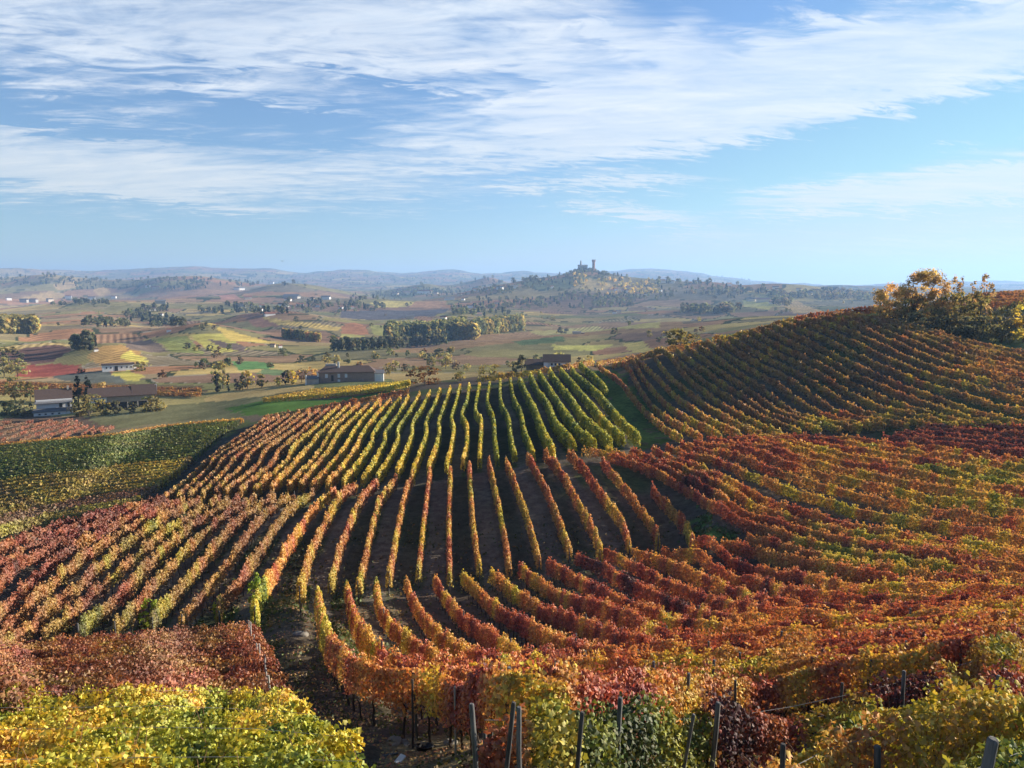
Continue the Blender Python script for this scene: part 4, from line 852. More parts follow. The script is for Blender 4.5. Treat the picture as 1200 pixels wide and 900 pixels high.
# ---------------------------------------------------------------- trees
TCOL = {'dark':(.105,.115,.070),'conifer':(.022,.034,.022),'lime':(.36,.46,.060),'green':(.125,.150,.072),'olive':(.22,.205,.075),'gold':(.56,.43,.17),'yellow':(.50,.42,.085),'pale':(.34,.33,.14),'rust':(.155,.085,.040),'tan':(.40,.30,.16),'grey':(.16,.14,.10)}
def crown_arrays(kind, h, w, leaf, n, col, g, clumps=26, lo=None):
    """leaf centres, normals, sizes and colours of one crown; clumps leave gaps and make light and dark masses"""
    col = np.array(TCOL[col] if isinstance(col, str) else col)
    lo = {'round':.16,'shrub':0.0,'conifer':.06,'cypress':.03,'poplar':.10,'sparse':.22,'flat':.30}[kind] if lo is None else lo
    zc = g.uniform(0, 1, clumps); an = g.uniform(0, 6.283, clumps)
    if kind in ('conifer',): rad = (1-zc)**.85*.95+.05
    elif kind == 'cypress': rad = np.sin(np.clip(zc*.9+.08,0,1)*math.pi)**.5*.9
    elif kind == 'flat': rad = np.sqrt(1-(zc*1.0-.25)**2*1.2)
    else: rad = np.sqrt(np.clip(1-((zc-.45)/.56)**2, .02, 1))
    rr_ = rad*np.sqrt(g.uniform(.12, 1, clumps))*g.uniform(.8, 1.12, clumps)
    cc = np.stack([rr_*np.cos(an)*w/2, rr_*np.sin(an)*w/2, (lo+(1-lo)*zc)*h], -1)
    cs = g.uniform(.55, 1.25, clumps); ci = g.choice(clumps, n, p=cs/cs.sum())
    spread = np.array([w*.17, w*.17, h*(1-lo)*.10])*{'sparse':.75,'conifer':.8}.get(kind, 1)
    off = g.normal(size=(n,3)); off /= np.maximum(np.linalg.norm(off, axis=1, keepdims=True), 1e-6); off *= g.uniform(.2, 1.25, (n,1))
    pos = cc[ci]+off*spread*cs[ci][:,None]
    pos[:,2] = np.maximum(pos[:,2], h*lo*.7+.02*h)
    nr = off*.8+pos/np.array([w/2,w/2,h])*np.array([.7,.7,.5])+g.normal(0,.45,(n,3))
    ct = g.uniform(.72, 1.32, clumps); hue = g.normal(0,.10,(clumps,1))*np.array([[1,0,-.3]])
    c = col*(ct[ci][:,None]*g.uniform(.8,1.2,(n,1)))*(1+hue[ci])
    return pos, nr, leaf*g.uniform(.7,1.3,n), np.clip(c, .006, .8), cc
def tree_trunk(h, w, cc, g, kind, r=None):
    mb = MB(); r = r or max(.06, h*.022); top = h*(.9 if kind in ('conifer','cypress','poplar') else .6)
    pts = [(0,0,-.4)]+[(g.normal(0,.02*h*q), g.normal(0,.02*h*q), top*q) for q in (.15,.4,.7,1)]
    mb.tube(pts, [r*1.25, r, r*.8, r*.55, r*.25], 7)
    if kind not in ('conifer','cypress','shrub'):
        for c in cc[:min(len(cc), 9)]:
            q = float(np.clip(c[2]/h*.6, .2, .85)); s_ = Vector(pts[2])*(1-q)+Vector(pts[4])*q
            mid = (s_+Vector(c))/2+Vector((0,0,.04*h)); mb.tube([s_, mid, Vector(c)], [r*.42, r*.28, r*.10], 5)
    if kind == 'shrub':
        for c in cc[:6]: mb.tube([(0,0,-.2), Vector(c)*.5+Vector((0,0,.1*h)), Vector(c)], [r*.6, r*.4, r*.15], 5)
    return mb.mesh('trunk')
def tree_at(name, px, top, wpx, kind, col, label, Y=None, base=None, cat='tree', group=None, seed=0, dens=1.0, leafpx=1.8, lo=None):
    """a tree given by where it stands (distance ahead or base pixel), its top pixel and width in pixels"""
    g = np.random.default_rng(9000+seed)
    if Y is not None:
        d = ray(px, 400.); x = d[0]/d[1]*Y; b = np.array([x, Y, float(hgt(x, Y))])
    else: b = cast([(px, base)], 0.0, 30)[0]
    D_ = math.hypot(b[0], b[1]); dt = ray(px, top); zt = dt[2]/math.hypot(dt[0], dt[1])*D_
    h = max(zt-b[2], 1.0); w_ = wpx/900*D_; leaf = max(.16, leafpx/900*D_)
    n = int(np.clip(dens*3.2*(h*w_)/(leaf*leaf)*.8, 60, 9000))
    root = empty(name, b, g.uniform(0,6)); tag(root, label, cat, group)
    pos, nr, sz, c, cc = crown_arrays(kind, h, w_, leaf, n, col, g, 30 if h > 3 else 16, lo)
    link('crown', leaf_mesh('crown', pos, nr, sz, c, g, np.zeros(n, bool)), M_TREELEAF, root)
    link('trunk', tree_trunk(h, w_, cc, g, kind), M_TREEBARK, root)
    return root
PROTO = {}
def far_proto(kind, col, k):
    key = (kind, col, k)
    if key not in PROTO:
        col = np.array(TCOL[col])*1.35; g = np.random.default_rng(300+k*7+len(PROTO)); w_ = {'round':.95,'conifer':.55,'poplar':.5,'shrub':1.3,'cypress':.25}[kind]
        pos, nr, sz, c, cc = crown_arrays(kind, 1.0, w_, .16, 200, col, g, 24)
        me = leaf_mesh('tree', pos, nr, sz, c, g, np.zeros(len(pos), bool)); me.materials.append(M_TREELEAF)
        PROTO[key] = (me, pos, nr, sz, c)
    return PROTO[key]
def far_tree(p, h, kind, col, k, label, group, g):
    o = bpy.data.objects.new('distant_tree', far_proto(kind, col, k % 3)[0]); C.objects.link(o); o.location = p; s = h*g.uniform(.85,1.15); o.scale = (s*g.uniform(.85,1.2), s, s); o.rotation_euler = (0,0,g.uniform(0,6))
    tag(o, label, 'tree', group); return o
def wood_mass(name, pts, hs, kinds, g, label=None):
    """a far wood that reads as one mass: many crowns in one object"""
    P_=[];N_=[];S_=[];K_=[]
    for p, h in zip(pts, hs):
        kd, cl = kinds[g.integers(len(kinds))]; _, pos, nr, sz, c = far_proto(kd, cl, int(g.integers(3))); i = g.random(len(pos)) < .55
        a = g.uniform(0,6.28); ro = np.array([[math.cos(a),-math.sin(a),0],[math.sin(a),math.cos(a),0],[0,0,1]])
        P_.append(pos[i]@ro.T*h+p); N_.append(nr[i]@ro.T); S_.append(sz[i]*h*1.25); K_.append(c[i]*g.uniform(.8,1.25))
    P_=np.concatenate(P_); o = link(name, leaf_mesh(name, P_, np.concatenate(N_), np.concatenate(S_), np.concatenate(K_), g, np.zeros(len(P_),bool)), M_TREELEAF)
    tag(o, label, None, None, 'stuff'); return o
def area_points(px0, px1, py0, py1, n, g, dense=False):
    a = np.stack([g.uniform(px0,px1,n*4), g.uniform(py0,py1,n*4)], -1); p = cast(a, 0.0, 250.)
    ok = p[:,1] > 300; p = p[ok]
    if not dense and len(p) > n:
        f = vnoise(p[:,0]/60., p[:,1]/60., 201)+.35*g.random(len(p)); p = p[np.argsort(-f)]
    return p[:n]
def make_trees():
    g = np.random.default_rng(55)
    T = tree_at; hc = 'trees and shrubs on the hilltop'
    T('golden_tree', 1084, 320, 44, 'round', 'gold', 'tallest golden tree of the hilltop clump, open crown', Y=158, group=hc, seed=1, dens=1.5, leafpx=1.1, lo=.08)
    T('golden_tree', 1040, 334, 32, 'round', 'gold', 'round golden tree at the left end of the hilltop clump', Y=160, group=hc, seed=2, dens=1.5, leafpx=1.1, lo=.02)
    T('bare_tree', 1066, 322, 20, 'sparse', 'tan', 'thin half-bare tree just left of the tallest golden tree', Y=156, group=hc, seed=3, dens=.5, leafpx=1.6)
    T('bare_tree', 1117, 322, 15, 'sparse', 'tan', 'slender half-bare tree right of the tallest golden tree', Y=160, group=hc, seed=4, dens=.5, leafpx=1.4)
    T('bare_tree', 1151, 322, 16, 'sparse', 'tan', 'slender half-bare tree above the ivy-clad trunk', Y=160, group=hc, seed=5, dens=.5, leafpx=1.4)
    T('bare_tree', 1136, 330, 10, 'sparse', 'tan', 'small half-bare tree between the two slender ones', Y=161, group=hc, seed=6, dens=.5, leafpx=1.4)
    T('ivy_clad_trunk', 1146, 339, 24, 'cypress', 'olive', 'ivy-clad stump with a flat top on the hill', Y=151, group=hc, seed=7, dens=1.3)
    for k, (px, top, w_, col, lab) in enumerate([(1058,336,28,'gold','golden bush filling the gap between the two golden trees'),(1098,337,28,'gold','golden bush at the right flank of the tallest golden tree'),(1124,344,30,'olive','olive bush under the right slender half-bare trees'),(1030,345,14,'gold','small golden bush at the extreme left of the hilltop clump')]):
        T('autumn_bush', px, top, w_, 'shrub', col, lab, Y=156, cat='bush', group=hc, seed=140+k, leafpx=1.2)
    T('autumn_bush', 1108, 345, 38, 'shrub', 'olive', 'olive and yellow bush right of the tallest golden tree', Y=154, cat='bush', group=hc, seed=8)
    T('autumn_bush', 1064, 345, 34, 'shrub', 'olive', 'olive bush between the two golden trees', Y=154, cat='bush', group=hc, seed=9)
    T('autumn_bush', 1166, 360, 17, 'shrub', 'pale', 'small pale bush right of the ivy-clad stump', Y=149, cat='bush', group=hc, seed=10)
    T('yellow_tree', 1199, 350, 26, 'round', 'yellow', 'yellow tree cut by the right edge of the photo', Y=144, group=hc, seed=11, lo=.02)
    for k, (px, top, w_, Y, lab) in enumerate([(1048,370,24,151,'dark shrub under the round golden tree'),(1075,369,28,149,'dark shrub under the tallest golden tree'),(1100,371,28,148,'dark shrub under the olive and yellow bush'),(1125,371,28,147,'dark shrub left of the ivy-clad stump'),(1150,372,28,145,'dark shrub at the foot of the ivy-clad stump'),(1174,374,28,143,'dark shrub below the small pale bush'),(1135,378,30,144,'low dark shrub in front of the ivy-clad stump'),(1182,356,18,150,'dark hedge shrub before the orange-red vines')]):
        T('dark_shrub', px, top, w_, 'shrub', 'dark', lab, Y=Y, cat='bush', group='dark shrubs at the foot of the hilltop trees', seed=20+k)
    for k, (px, base, top, w_, lab) in enumerate([(300,722,672,17,'tall bright green young vine beside the track at a row end'),(258,730,700,15,'small green young vine at the row end left of the tall one'),(176,738,703,22,'bright green young vine bush at a row end above the dark red vines'),(78,745,716,18,'green vine bush at a row end near the left edge')]):
        T('young_vine', px, top, w_, 'poplar', 'lime' if k != 3 else 'green', lab, base=base, cat='vine', group='young green vines at the row ends', seed=150+k, dens=1.0, leafpx=2.2)
    cb = 'bushes along the crest'
    T('crest_bush', 793, 386, 30, 'shrub', 'olive', 'dark round bush behind the crest of the hill vineyard', Y=205, cat='bush', group=cb, seed=30, dens=1.3)
    T('crest_bush', 812, 391, 24, 'shrub', 'olive', 'lower bush right of the dark round bush behind the crest', Y=207, cat='bush', group=cb, seed=31)
    T('crest_bush', 497, 430, 38, 'shrub', 'rust', 'reddish brown round bush beyond the green vine rows', Y=216, cat='bush', group=cb, seed=32, dens=.9)
    T('crest_bush', 573, 427, 32, 'shrub', 'olive', 'olive bush beyond the crest between brown bush and white house', Y=220, cat='bush', group=cb, seed=33, dens=.8)
    T('crest_bush', 540, 436, 20, 'shrub', 'olive', 'small olive bush between the brown bush and the olive bush', Y=222, cat='bush', group=cb, seed=34, dens=.7)
    fa = 'trees around the white farmhouse'
    for k, (px, top, w_, kind, col, Y, lab) in enumerate([
      (87,442,15,'conifer','conifer',300,'left one of the two dark conifers behind the farmhouse'),(99,439,15,'conifer','conifer',301,'right one of the two dark conifers, slightly taller'),
      (98,464,36,'shrub','olive',281,'large olive bush covering the join of farmhouse and barn'),(172,465,22,'shrub','olive',282,'round olive bush at the right end of the barn'),(183,470,12,'shrub','pale',284,'small pale bush at the outer right end of the barn'),
      (115,449,13,'round','gold',306,'small golden tree right of the two dark conifers'),(11,470,20,'shrub','green',286,'green tree left of the farmhouse, second from the photo edge'),(23,469,16,'shrub','dark',284,'dark green tree just left of the farmhouse'),(0,471,12,'shrub','green',286,'green tree cut by the left photo edge near the farmhouse'),
      (12,441,18,'round','olive',316,'olive tree standing in the orange vines left of the farmhouse'),(52,453,22,'shrub','pale',318,'pale greyish bush behind the farmhouse roof'),(68,456,12,'shrub','yellow',316,'small yellow bush beside the two dark conifers'),(30,448,10,'sparse','olive',318,'thin tree between the olive tree and the pale bush'),
      (131,470,10,'shrub','dark',281,'dark bush in front of the barn openings'),(150,472,12,'shrub','dark',281,'dark ivy bush in front of the right barn wall'),(119,474,12,'shrub','green',280,'low green bush in front of the left barn wall')]):
        T('farm_tree' if kind != 'shrub' else 'farm_bush', px, top, w_, kind, col, lab, Y=Y, cat='tree' if kind != 'shrub' else 'bush', group=fa, seed=40+k)
    hb = 'trees left of the long brick house'
    for k, (px, top, w_, kind, col, Y, lab) in enumerate([
      (252,436,8,'cypress','conifer',338,'dark slim cypress left of the brick house'),(265,438,4,'cypress','dark',338,'very thin dark cypress right of the slim cypress'),(259,424,14,'round','pale',350,'pale feathery tree behind the slim cypress'),(251,428,10,'round','pale',352,'smaller pale tree behind the slim cypress'),
      (282,440,9,'round','dark',336,'dark tree at the left of the yellow-green pair'),(288,435,14,'round','yellow',340,'larger yellow-green tree of the pair left of the brick house'),(304,439,13,'round','olive',340,'smaller olive tree of the pair left of the brick house'),(325,442,9,'round','yellow',338,'small yellow tree by the tip of the golden strip'),
      (333,433,11,'round','conifer',343,'dark tree left of the brick house yard'),(341,434,12,'round','yellow',340,'yellow tree beside the brick house yard'),(352,432,12,'sparse','tan',346,'tan thinning tree left of the brick house'),(364,430,14,'sparse','gold',348,'tan-gold thinning tree touching the brick house'),(275,444,8,'shrub','grey',338,'grey shrub between cypress and dark tree')]):
        T('roadside_tree', px, top, w_, kind, col, lab, Y=Y, group=hb, seed=60+k)
    vb = 'pale trees in the valley behind the brick house'
    for k, (px, base, top, w_, kind, col, lab) in enumerate([
      (456,440,426,13,'round','olive','olive tree right of the brick house gable'),(462,436,423,12,'round','pale','pale tree over the right end of the brick house'),(474,436,427,12,'round','grey','greyish tree right of the pale gable tree'),(486,434,428,12,'shrub','olive','low olive tree behind the brown bush left side'),
      (522,432,414,20,'round','pale','tallest pale tree behind the crest between the bushes'),(506,430,419,13,'round','olive','olive tree left of the tallest pale tree'),(535,434,424,12,'round','grey','greyish tree right of the tallest pale tree'),(547,434,426,12,'shrub','pale','low pale tree left of the olive crest bush'),(600,430,424,14,'shrub','olive','low olive tree between the crest bush and white house'),
      (421,428,424,8,'round','tan','small tan tree above the brick house roof'),(395,428,416,10,'round','pale','pale leaning tree above the brick house chimney'),(384,426,415,11,'round','olive','olive tree above the brick house left end'),(408,426,421,9,'round','green','green tree behind the brick house roof'),(352,426,417,10,'round','dark','dark tree in the valley left of the brick house'),
      (332,418,408,12,'round','green','green tree by the bright meadow'),(317,432,425,8,'round','green','dark tree at the bright meadow edge'),(281,428,416,8,'round','grey','grey tree left of the bright meadow'),(254,420,411,11,'round','grey','grey round tree on the slope above the meadow')]):
        T('valley_tree', px, top, w_, kind, col, lab, base=base, group=vb, seed=80+k)
    wb = 'trees around the white-walled house'
    for k, (px, top, w_, kind, col, Y, lab) in enumerate([(611,416,13,'round','dark',268,'dark tree left of the white-walled house'),(604,424,10,'shrub','green',266,'green bush at the far left of the white-walled house'),(679,419,7,'shrub','grey',275,'grey bush right of the white-walled house'),(690,417,18,'shrub','pale',300,'pale hedge right of the white-walled house'),(655,414,30,'shrub','pale',330,'pale trees rising behind the white-walled house')]):
        T('house_tree', px, top, w_, kind, col, lab, Y=Y, group=wb, seed=100+k)
    for k, (px, base, top, w_, kind, col, lab) in enumerate([(5,442,420,20,'round','pale','big pale tree cut by the left edge beyond the orange vines'),(21,442,421,20,'round','pale','big pale yellow-green tree beside the one at the left edge'),(10,416,406,16,'round','olive','yellow-olive tree at the left edge above the red field'),
      (96,437,432,8,'shrub','rust','dark red bush by the white flat-roofed house'),(191,443,433,9,'round','rust','dark purple tree right of the white flat-roofed house'),(165,435,424,14,'shrub','olive','olive bush right of the white flat-roofed house'),(720,391,384,10,'shrub','dark','dark shrub pair on the ridge field'),(657,391,383,8,'round','dark','dark tree by the ridge farm'),(664,391,385,7,'round','dark','smaller dark tree by the ridge farm')]):
        T('field_tree', px, top, w_, kind, col, lab, base=base, group='single trees in the valley fields', seed=120+k)
    # conifer belt in the valley: single trees
    q = 0
    for j in range(2):
        for px in np.arange(392, 524, 3.6):
            base = np.interp(px, [392,430,470,524],[411,410,408.5,403])-j*2.4+g.normal(0,.4); p = cast([(px+g.normal(0,.6), base)], 0, 300)[0]
            far_tree(p, g.uniform(6.5,10)*(math.hypot(p[0],p[1])/640), 'poplar' if g.random() < .7 else 'conifer', 'dark' if g.random() < .75 else 'green', q, 'dark slender tree in the dense belt across the valley floor', 'trees of the valley belt', g); q += 1
    # poplar groves: dense planted masses
    def grove(name, px0, px1, pyb, rows, step, h, kinds, lab):
        pts = []; hs = []
        for r_ in range(rows):
            for px in np.arange(px0, px1, step):
                p = cast([(px+g.normal(0,.3), pyb(px)-r_*.75)], 0, 300)[0]; pts.append(p); hs.append(h*g.uniform(.93,1.06)*math.hypot(p[0],p[1])/720)
        wood_mass(name, pts, hs, kinds, g, lab)
    grove('poplar_grove', 456, 545, lambda x: np.interp(x,[456,500,545],[403,402,396]), 6, 2.4, 16, [('poplar','green'),('poplar','green'),('poplar','olive')], 'rounded poplar grove with flat even top in the valley')
    grove('poplar_grove', 556, 612, lambda x: np.interp(x,[556,612],[393,388]), 4, 2.4, 13, [('poplar','green'),('poplar','olive')], 'lower poplar grove right of the rounded one')
    grove('poplar_grove', 530, 560, lambda x: 398.0, 2, 3.0, 14, [('poplar','olive'),('poplar','pale')], 'yellowing edge of the poplar grove')  # paler crowns stand in for sun on the grove's right end
    grove('poplar_grove', 0, 44, lambda x: 391.0, 5, 2.6, 12, [('poplar','olive'),('poplar','pale'),('poplar','olive')], 'yellow-green poplar plantation at the left edge')
    grove('poplar_grove', 332, 375, lambda x: np.interp(x,[332,375],[396,401]), 2, 2.2, 8, [('poplar','dark'),('poplar','tan'),('poplar','pale')], 'thin tree belt above the brick house')
    # woods on the far slopes
    def wood(name, boxes, h, kinds, lab):
        pts = []; hs = []
        for (a, b, c, d, n) in boxes:
            for p in area_points(a, b, c, d, n, g, True): pts.append(p); hs.append(h*g.uniform(.7,1.25))
        wood_mass(name, pts, hs, kinds, g, lab)
    DK = [('round','dark'),('round','dark'),('round','green'),('conifer','conifer')]
    wood('woodland', [(640,680,320,334,50),(664,712,314,322,80),(700,735,320,330,30),(600,650,327,342,40),(655,700,340,352,40),(690,745,346,360,110),(730,790,342,352,40),(600,690,350,362,30),(770,870,334,350,50)], 8, DK, 'dark woods on the castle hill')
    wood('woodland', [(672,688,322,340,40),(700,770,328,345,80),(740,775,338,346,30)], 8, [('round','pale'),('round','yellow'),('round','olive'),('round','gold')], 'yellowing woods on the sunlit castle slope')
    wood('woodland', [(88,112,403,411,14),(148,176,368,378,34),(175,215,374,384,40),(100,150,379,384,26),(60,130,353,358,40),(165,200,360,366,24),(230,330,363,368,50),(330,400,352,368,50),(260,300,358,362,20)], 9, DK, 'dark woods on the left of the valley')
    wood('woodland', [(440,530,338,348,120),(520,600,336,346,70),(410,470,346,352,40),(560,640,350,362,60),(528,600,360,372,60),(400,450,356,366,40)], 9, DK, 'dark woods round the middle hamlets')
    wood('woodland', [(800,870,362,368,60),(810,900,338,346,50),(900,960,344,350,70),(960,1020,341,352,120),(905,930,352,360,30),(1020,1050,345,352,20)], 11, DK+[('round','grey')], 'dark woods round the right hillside village')
    wood('woodland', [(0,90,320,336,90),(90,250,326,340,120),(230,420,320,336,120),(420,640,322,334,120),(770,880,322,334,60)], 13, DK, 'woods speckling the far blue ridges')
    # single trees and hedges dotted over the fields
    regs = [((0,300),'left'),((300,600),'middle'),((600,1000),'right')]
    cnt = 0
    for (a, b), nm in regs:
        p = area_points(a, b, 354, 440, 260, g); n = 0
        for k in range(len(p)):
            D_ = math.hypot(p[k][0], p[k][1])
            if D_ < 470: continue
            far_tree(p[k], g.uniform(2.3,4.8)*(1+D_/4000), 'round' if g.random() < .75 else 'shrub', ['dark','green','dark','olive','grey','pale','rust'][int(g.choice(7, p=[.3,.22,.15,.13,.1,.06,.04]))], int(g.integers(3)), 'small tree dotted among the %s valley fields' % {'left':'left-hand','middle':'central','right':'right-hand'}[nm], 'small trees of the %s valley fields' % nm, g); n += 1
            if n >= 38: break
# ---------------------------------------------------------------- buildings
def make_buildings():
    g = random.Random(11)
    W = {'white': solid('white_render', (.66,.66,.64), .85, .08, .6), 'cream': solid('cream_render', (.50,.44,.35), .9, .12, .5), 'brick': solid('old_pink_brick', (.24,.175,.145), .9, .2, 1.2), 'grey': solid('grey_render', (.33,.32,.30), .9, .15, .5), 'tan': solid('tan_wall', (.34,.28,.21), .9, .2, .8)}
    RF = {'brown': solid('brown_tiles', (.085,.058,.048), .9, .25, 3), 'red': solid('red_tiles', (.20,.085,.055), .9, .25, 3), 'grey': solid('grey_roof', (.14,.14,.145), .8, .2, 2), 'pink': solid('pink_tiles', (.36,.22,.17), .9, .2, 2)}
    M_DARK = solid('dark_opening', (.02,.02,.022), .6, .2); M_PANE = solid('window_glass', (.05,.06,.075), .15, .1); M_SHUT = solid('pale_shutter', (.52,.55,.58), .7, .1); M_BR = solid('red_brick_tower', (.32,.20,.16), .9, .2, .4)
    def root(name, px, base, lab, cat='house', Y=None, turn=0.0, group=None):
        if Y is None: b = cast([(px, base)], 0, 30)[0]
        else:
            d = ray(px, 400.); x = d[0]/d[1]*Y; b = np.array([x, Y, float(hgt(x, Y))])
        o = empty(name, b, -math.atan2(b[0], b[1])+turn); tag(o, lab, cat, group); return o, math.hypot(b[0], b[1])/900.
    def boxp(name, mat, par, *a, bevel=0):
        mb = MB(); mb.box(*a); return mb.build(name, mat, par, False, bevel)
    def window(par, x, z, w_, h, y, pane=None):
        fr = MB()
        t = .09
        for a in ((x-w_/2-t,x-w_/2,z-t,z+h+t),(x+w_/2,x+w_/2+t,z-t,z+h+t),(x-w_/2,x+w_/2,z+h,z+h+t),(x-w_/2,x+w_/2,z-t,z)): fr.box(a[0],a[1],y-.07,y+.02,a[2],a[3])
        f = fr.build('window', W['white'], par); boxp('pane', pane or M_PANE, f, x-w_/2,x+w_/2,y-.025,y+.02,z,z+h); return f
    def roofp(par, mat, *a, **k):
        mb = MB(); mb.gable(*a, **k); return mb.build('roof', mat, par)
    # white farmhouse on the low shelf at the left
    f, s = root('farmhouse', 58, 489, 'white two-storey farmhouse with dark brown roof and grey lean-to', Y=291)
    L = 5.9
    boxp('wall', W['white'], f, -L, L, 0, 8, -.5, 5.6)
    boxp('base_wall', W['white'], f, -L-1.0, L, -2.6, -.004, -1.0, 1.5)
    mb = MB(); mb.add([(-L-1.6,-3.0,1.55),(L+.4,-3.0,1.55),(L+.4,.0,2.5),(-L-1.6,.0,2.5),(-L-1.6,-3.0,1.35),(L+.4,-3.0,1.35),(L+.4,.0,2.3),(-L-1.6,.0,2.3)], [(0,1,2,3),(7,6,5,4),(0,4,5,1),(1,5,6,2),(2,6,7,3),(3,7,4,0)]); mb.build('porch_roof', RF['grey'], f)
    mb = MB(); mb.add([(-L-.5,-1.0,4.5),(L+.3,-1.0,4.5),(L+.3,1.4,5.9),(-L-.3,1.4,5.9),(-L-.5,-1.0,4.3),(L+.3,-1.0,4.3),(L+.3,1.4,5.7),(-L-.3,1.4,5.7)], [(0,1,2,3),(7,6,5,4),(0,4,5,1),(1,5,6,2),(2,6,7,3),(3,7,4,0)]); mb.build('lean_to_roof', RF['grey'], f)
    rf = roofp(f, RF['brown'], -L-.4, L+.4, 1.1, 8.6, 5.7, 9.3); boxp('chimney', W['cream'], rf, 4.6, 5.3, 4.2, 4.9, 8.2, 10.2)
    d_ = boxp('door', M_DARK, f, 1.6, 2.7, -.09, .01, 2.55, 4.3); boxp('door', M_DARK, f, 4.4, 5.2, -.09, .01, 2.55, 4.3)
    for x in (-5,-3,-.8,1.4): window(f, x, .35, .7, .5, -2.6)
    # long barn beside it
    f, s = root('barn', 140, 485, 'long low barn with brown roof joining the white farmhouse', 'barn', Y=294)
    boxp('wall', W['tan'], f, -11, 11, 0, 7, 2.6, 5.2); boxp('pale_wall', W['white'], f, -11, -5.6, -.25, -.004, 2.9, 5.0); boxp('base_wall', M_DARK, f, -11, 10, .3, 6, -1, 2.596)  # near-black block stands in for the shade inside the open bays
    for x in (-11,-6.5,-2,1.5,5,8.5): boxp('pillar', W['cream'], f, x-.25, x+.25, -.3, .25, -1, 2.59)
    rf = roofp(f, RF['brown'], -12, 3, -.8, 8, 5.1, 8.2); roofp(f, RF['brown'], 3.05, 12, -.6, 8, 5.0, 8.7); boxp('chimney', W['white'], rf, 11.3, 12.2, 3.2, 4, 5.8, 8.4)
    for x in (-9.5,-7): window(f, x, 3.3, .9, 1.0, -.25)
    # long brick house on the crest beyond the golden strip
    f, s = root('brick_house', 405, 448, 'long pinkish brick farmhouse with low red-brown hipped roof and white shutters', Y=335, turn=R(-4))
    boxp('wall', W['brick'], f, -11.8, 12, 0, 10, -.6, 4.4)
    rf = roofp(f, RF['brown'], -12.3, 12.5, -.6, 10.6, 4.35, 6.7, hip=3.0); boxp('chimney', W['white'], rf, -4.0, -3.2, 3.2, 4.0, 5.8, 8.6); boxp('chimney', W['grey'], rf, -9.5, -4.8, 5.5, 7.5, 5.3, 7.4)
    for x in (-8.6,-3.3,-.2): window(f, x, 2.0, .9, 1.5, 0, M_SHUT)
    window(f, -3.3, .2, .9, .8, 0, M_SHUT); boxp('door', M_DARK, f, -6.6, -5.6, -.06, .02, .4, 3.0)
    boxp('annex', W['white'], f, 12.05, 16, .5, 8, -.6, 3.6); roofp(f, RF['grey'], 11.9, 16.3, .2, 8.3, 3.55, 4.8); boxp('annex_gate', M_SHUT, f, 12.7, 14.8, .42, .49, -.4, 2.6)
    boxp('porch', W['grey'], f, -17, -11.85, -1.5, 5, -.8, 1.8); mb = MB(); mb.gable(-17.4,-11.9,-2,5.4,1.8,2.9); mb.build('porch_roof', RF['grey'], f); boxp('gable_wall', W['white'], f, -12.6, -11.81, .2, 3, 1.9, 4.2)
    boxp('white_pier', W['white'], f, -17.5, -16.9, -1.8, -1.2, -1, 3.4)
    # flat-roofed white house in the valley
    f, s = root('white_house', 139, 434.5, 'long white flat-roofed house beside the golden patch in the valley', turn=R(3))
    k_ = s*1.0
    boxp('wall', W['white'], f, -15*k_, 15*k_, 0, 6, -1, 6.3*k_); boxp('roof', RF['brown'], f, -15.6*k_, 15.4*k_, -.5, 6.5, 6.31*k_, 7.4*k_); boxp('door', M_DARK, f, -3.5*k_, -.5*k_, -.08, .02, 0, 5*k_)
    for x in (-11,-7,3,8,12): window(f, x*k_, 2.6*k_, 1.6*k_, 1.8*k_, 0)
    boxp('side_wall', W['white'], f, 15.05*k_, 17*k_, 1, 4, -1, 2.4)
    # white-walled house with barn behind the green block
    f, s = root('white_walled_house', 655, 432, 'white-walled house with brown roof just beyond the green vine rows', Y=264)
    boxp('wall', W['white'], f, -3.4, 3.7, 0, 7, -.8, 2.1); roofp(f, RF['brown'], -5.6, 4.2, -.6, 8, 2.05, 4.3)
    for x in (-2.4,-1.1,.2): window(f, x, .7, .7, .8, 0)
    window(f, 2.6, .7, .7, .8, 0); boxp('gable_wall', W['white'], f, -5.2, -3.45, -.3, 7, -.8, 2.2)
    f, s = root('barn', 630, 433, 'open dark-roofed barn left of the white-walled house', 'barn', Y=270)
    boxp('wall', W['tan'], f, -4, 4, 2, 7, -.8, 2.2); roofp(f, RF['brown'], -4.6, 4.4, -.4, 8, 2.2, 3.9)
    for x in (-3.9,-1.2,1.4,3.8): boxp('pillar', W['tan'], f, x-.12, x+.12, -.1, .15, -.8, 2.25)
    # the castle
    f, s = root('castle', 684, 317, 'hilltop castle ruin with pale keep and slim pointed turret', 'castle', Y=2535); k_ = s*.86
    boxp('keep', W['grey'], f, -9*k_, 4*k_, 0, 12*k_, -3*k_, 6.5*k_); boxp('low_wall', W['grey'], f, 4.05*k_, 9*k_, 1*k_, 10*k_, -3*k_, 2.6*k_)
    rf = roofp(f, RF['grey'], -9.3*k_, 4.3*k_, -.4*k_, 12.4*k_, 6.4*k_, 7.8*k_)
    mb = MB(); mb.tube([(-5*k_,4*k_,0),(-5*k_,4*k_,11*k_)], 1.15*k_, 10); mb.tube([(-5*k_,4*k_,11*k_),(-5*k_,4*k_,14.2*k_)], [1.3*k_, .08*k_], 10); mb.build('turret', W['grey'], f)
    for x in (-7.5,-4.5,-1.5,1.5): window(f, x*k_, 2.5*k_, 1.0*k_, 1.5*k_, 0)
    f, s = root('castle_tower', 694.5, 318, 'tall red brick tower with flared battlements beside the castle', 'tower', Y=2535); k_ = s*.86
    mb = MB(); mb.tube([(0,0,-5*k_),(0,0,11.2*k_)], [2.15*k_, 1.9*k_], 14); mb.build('shaft', M_BR, f)
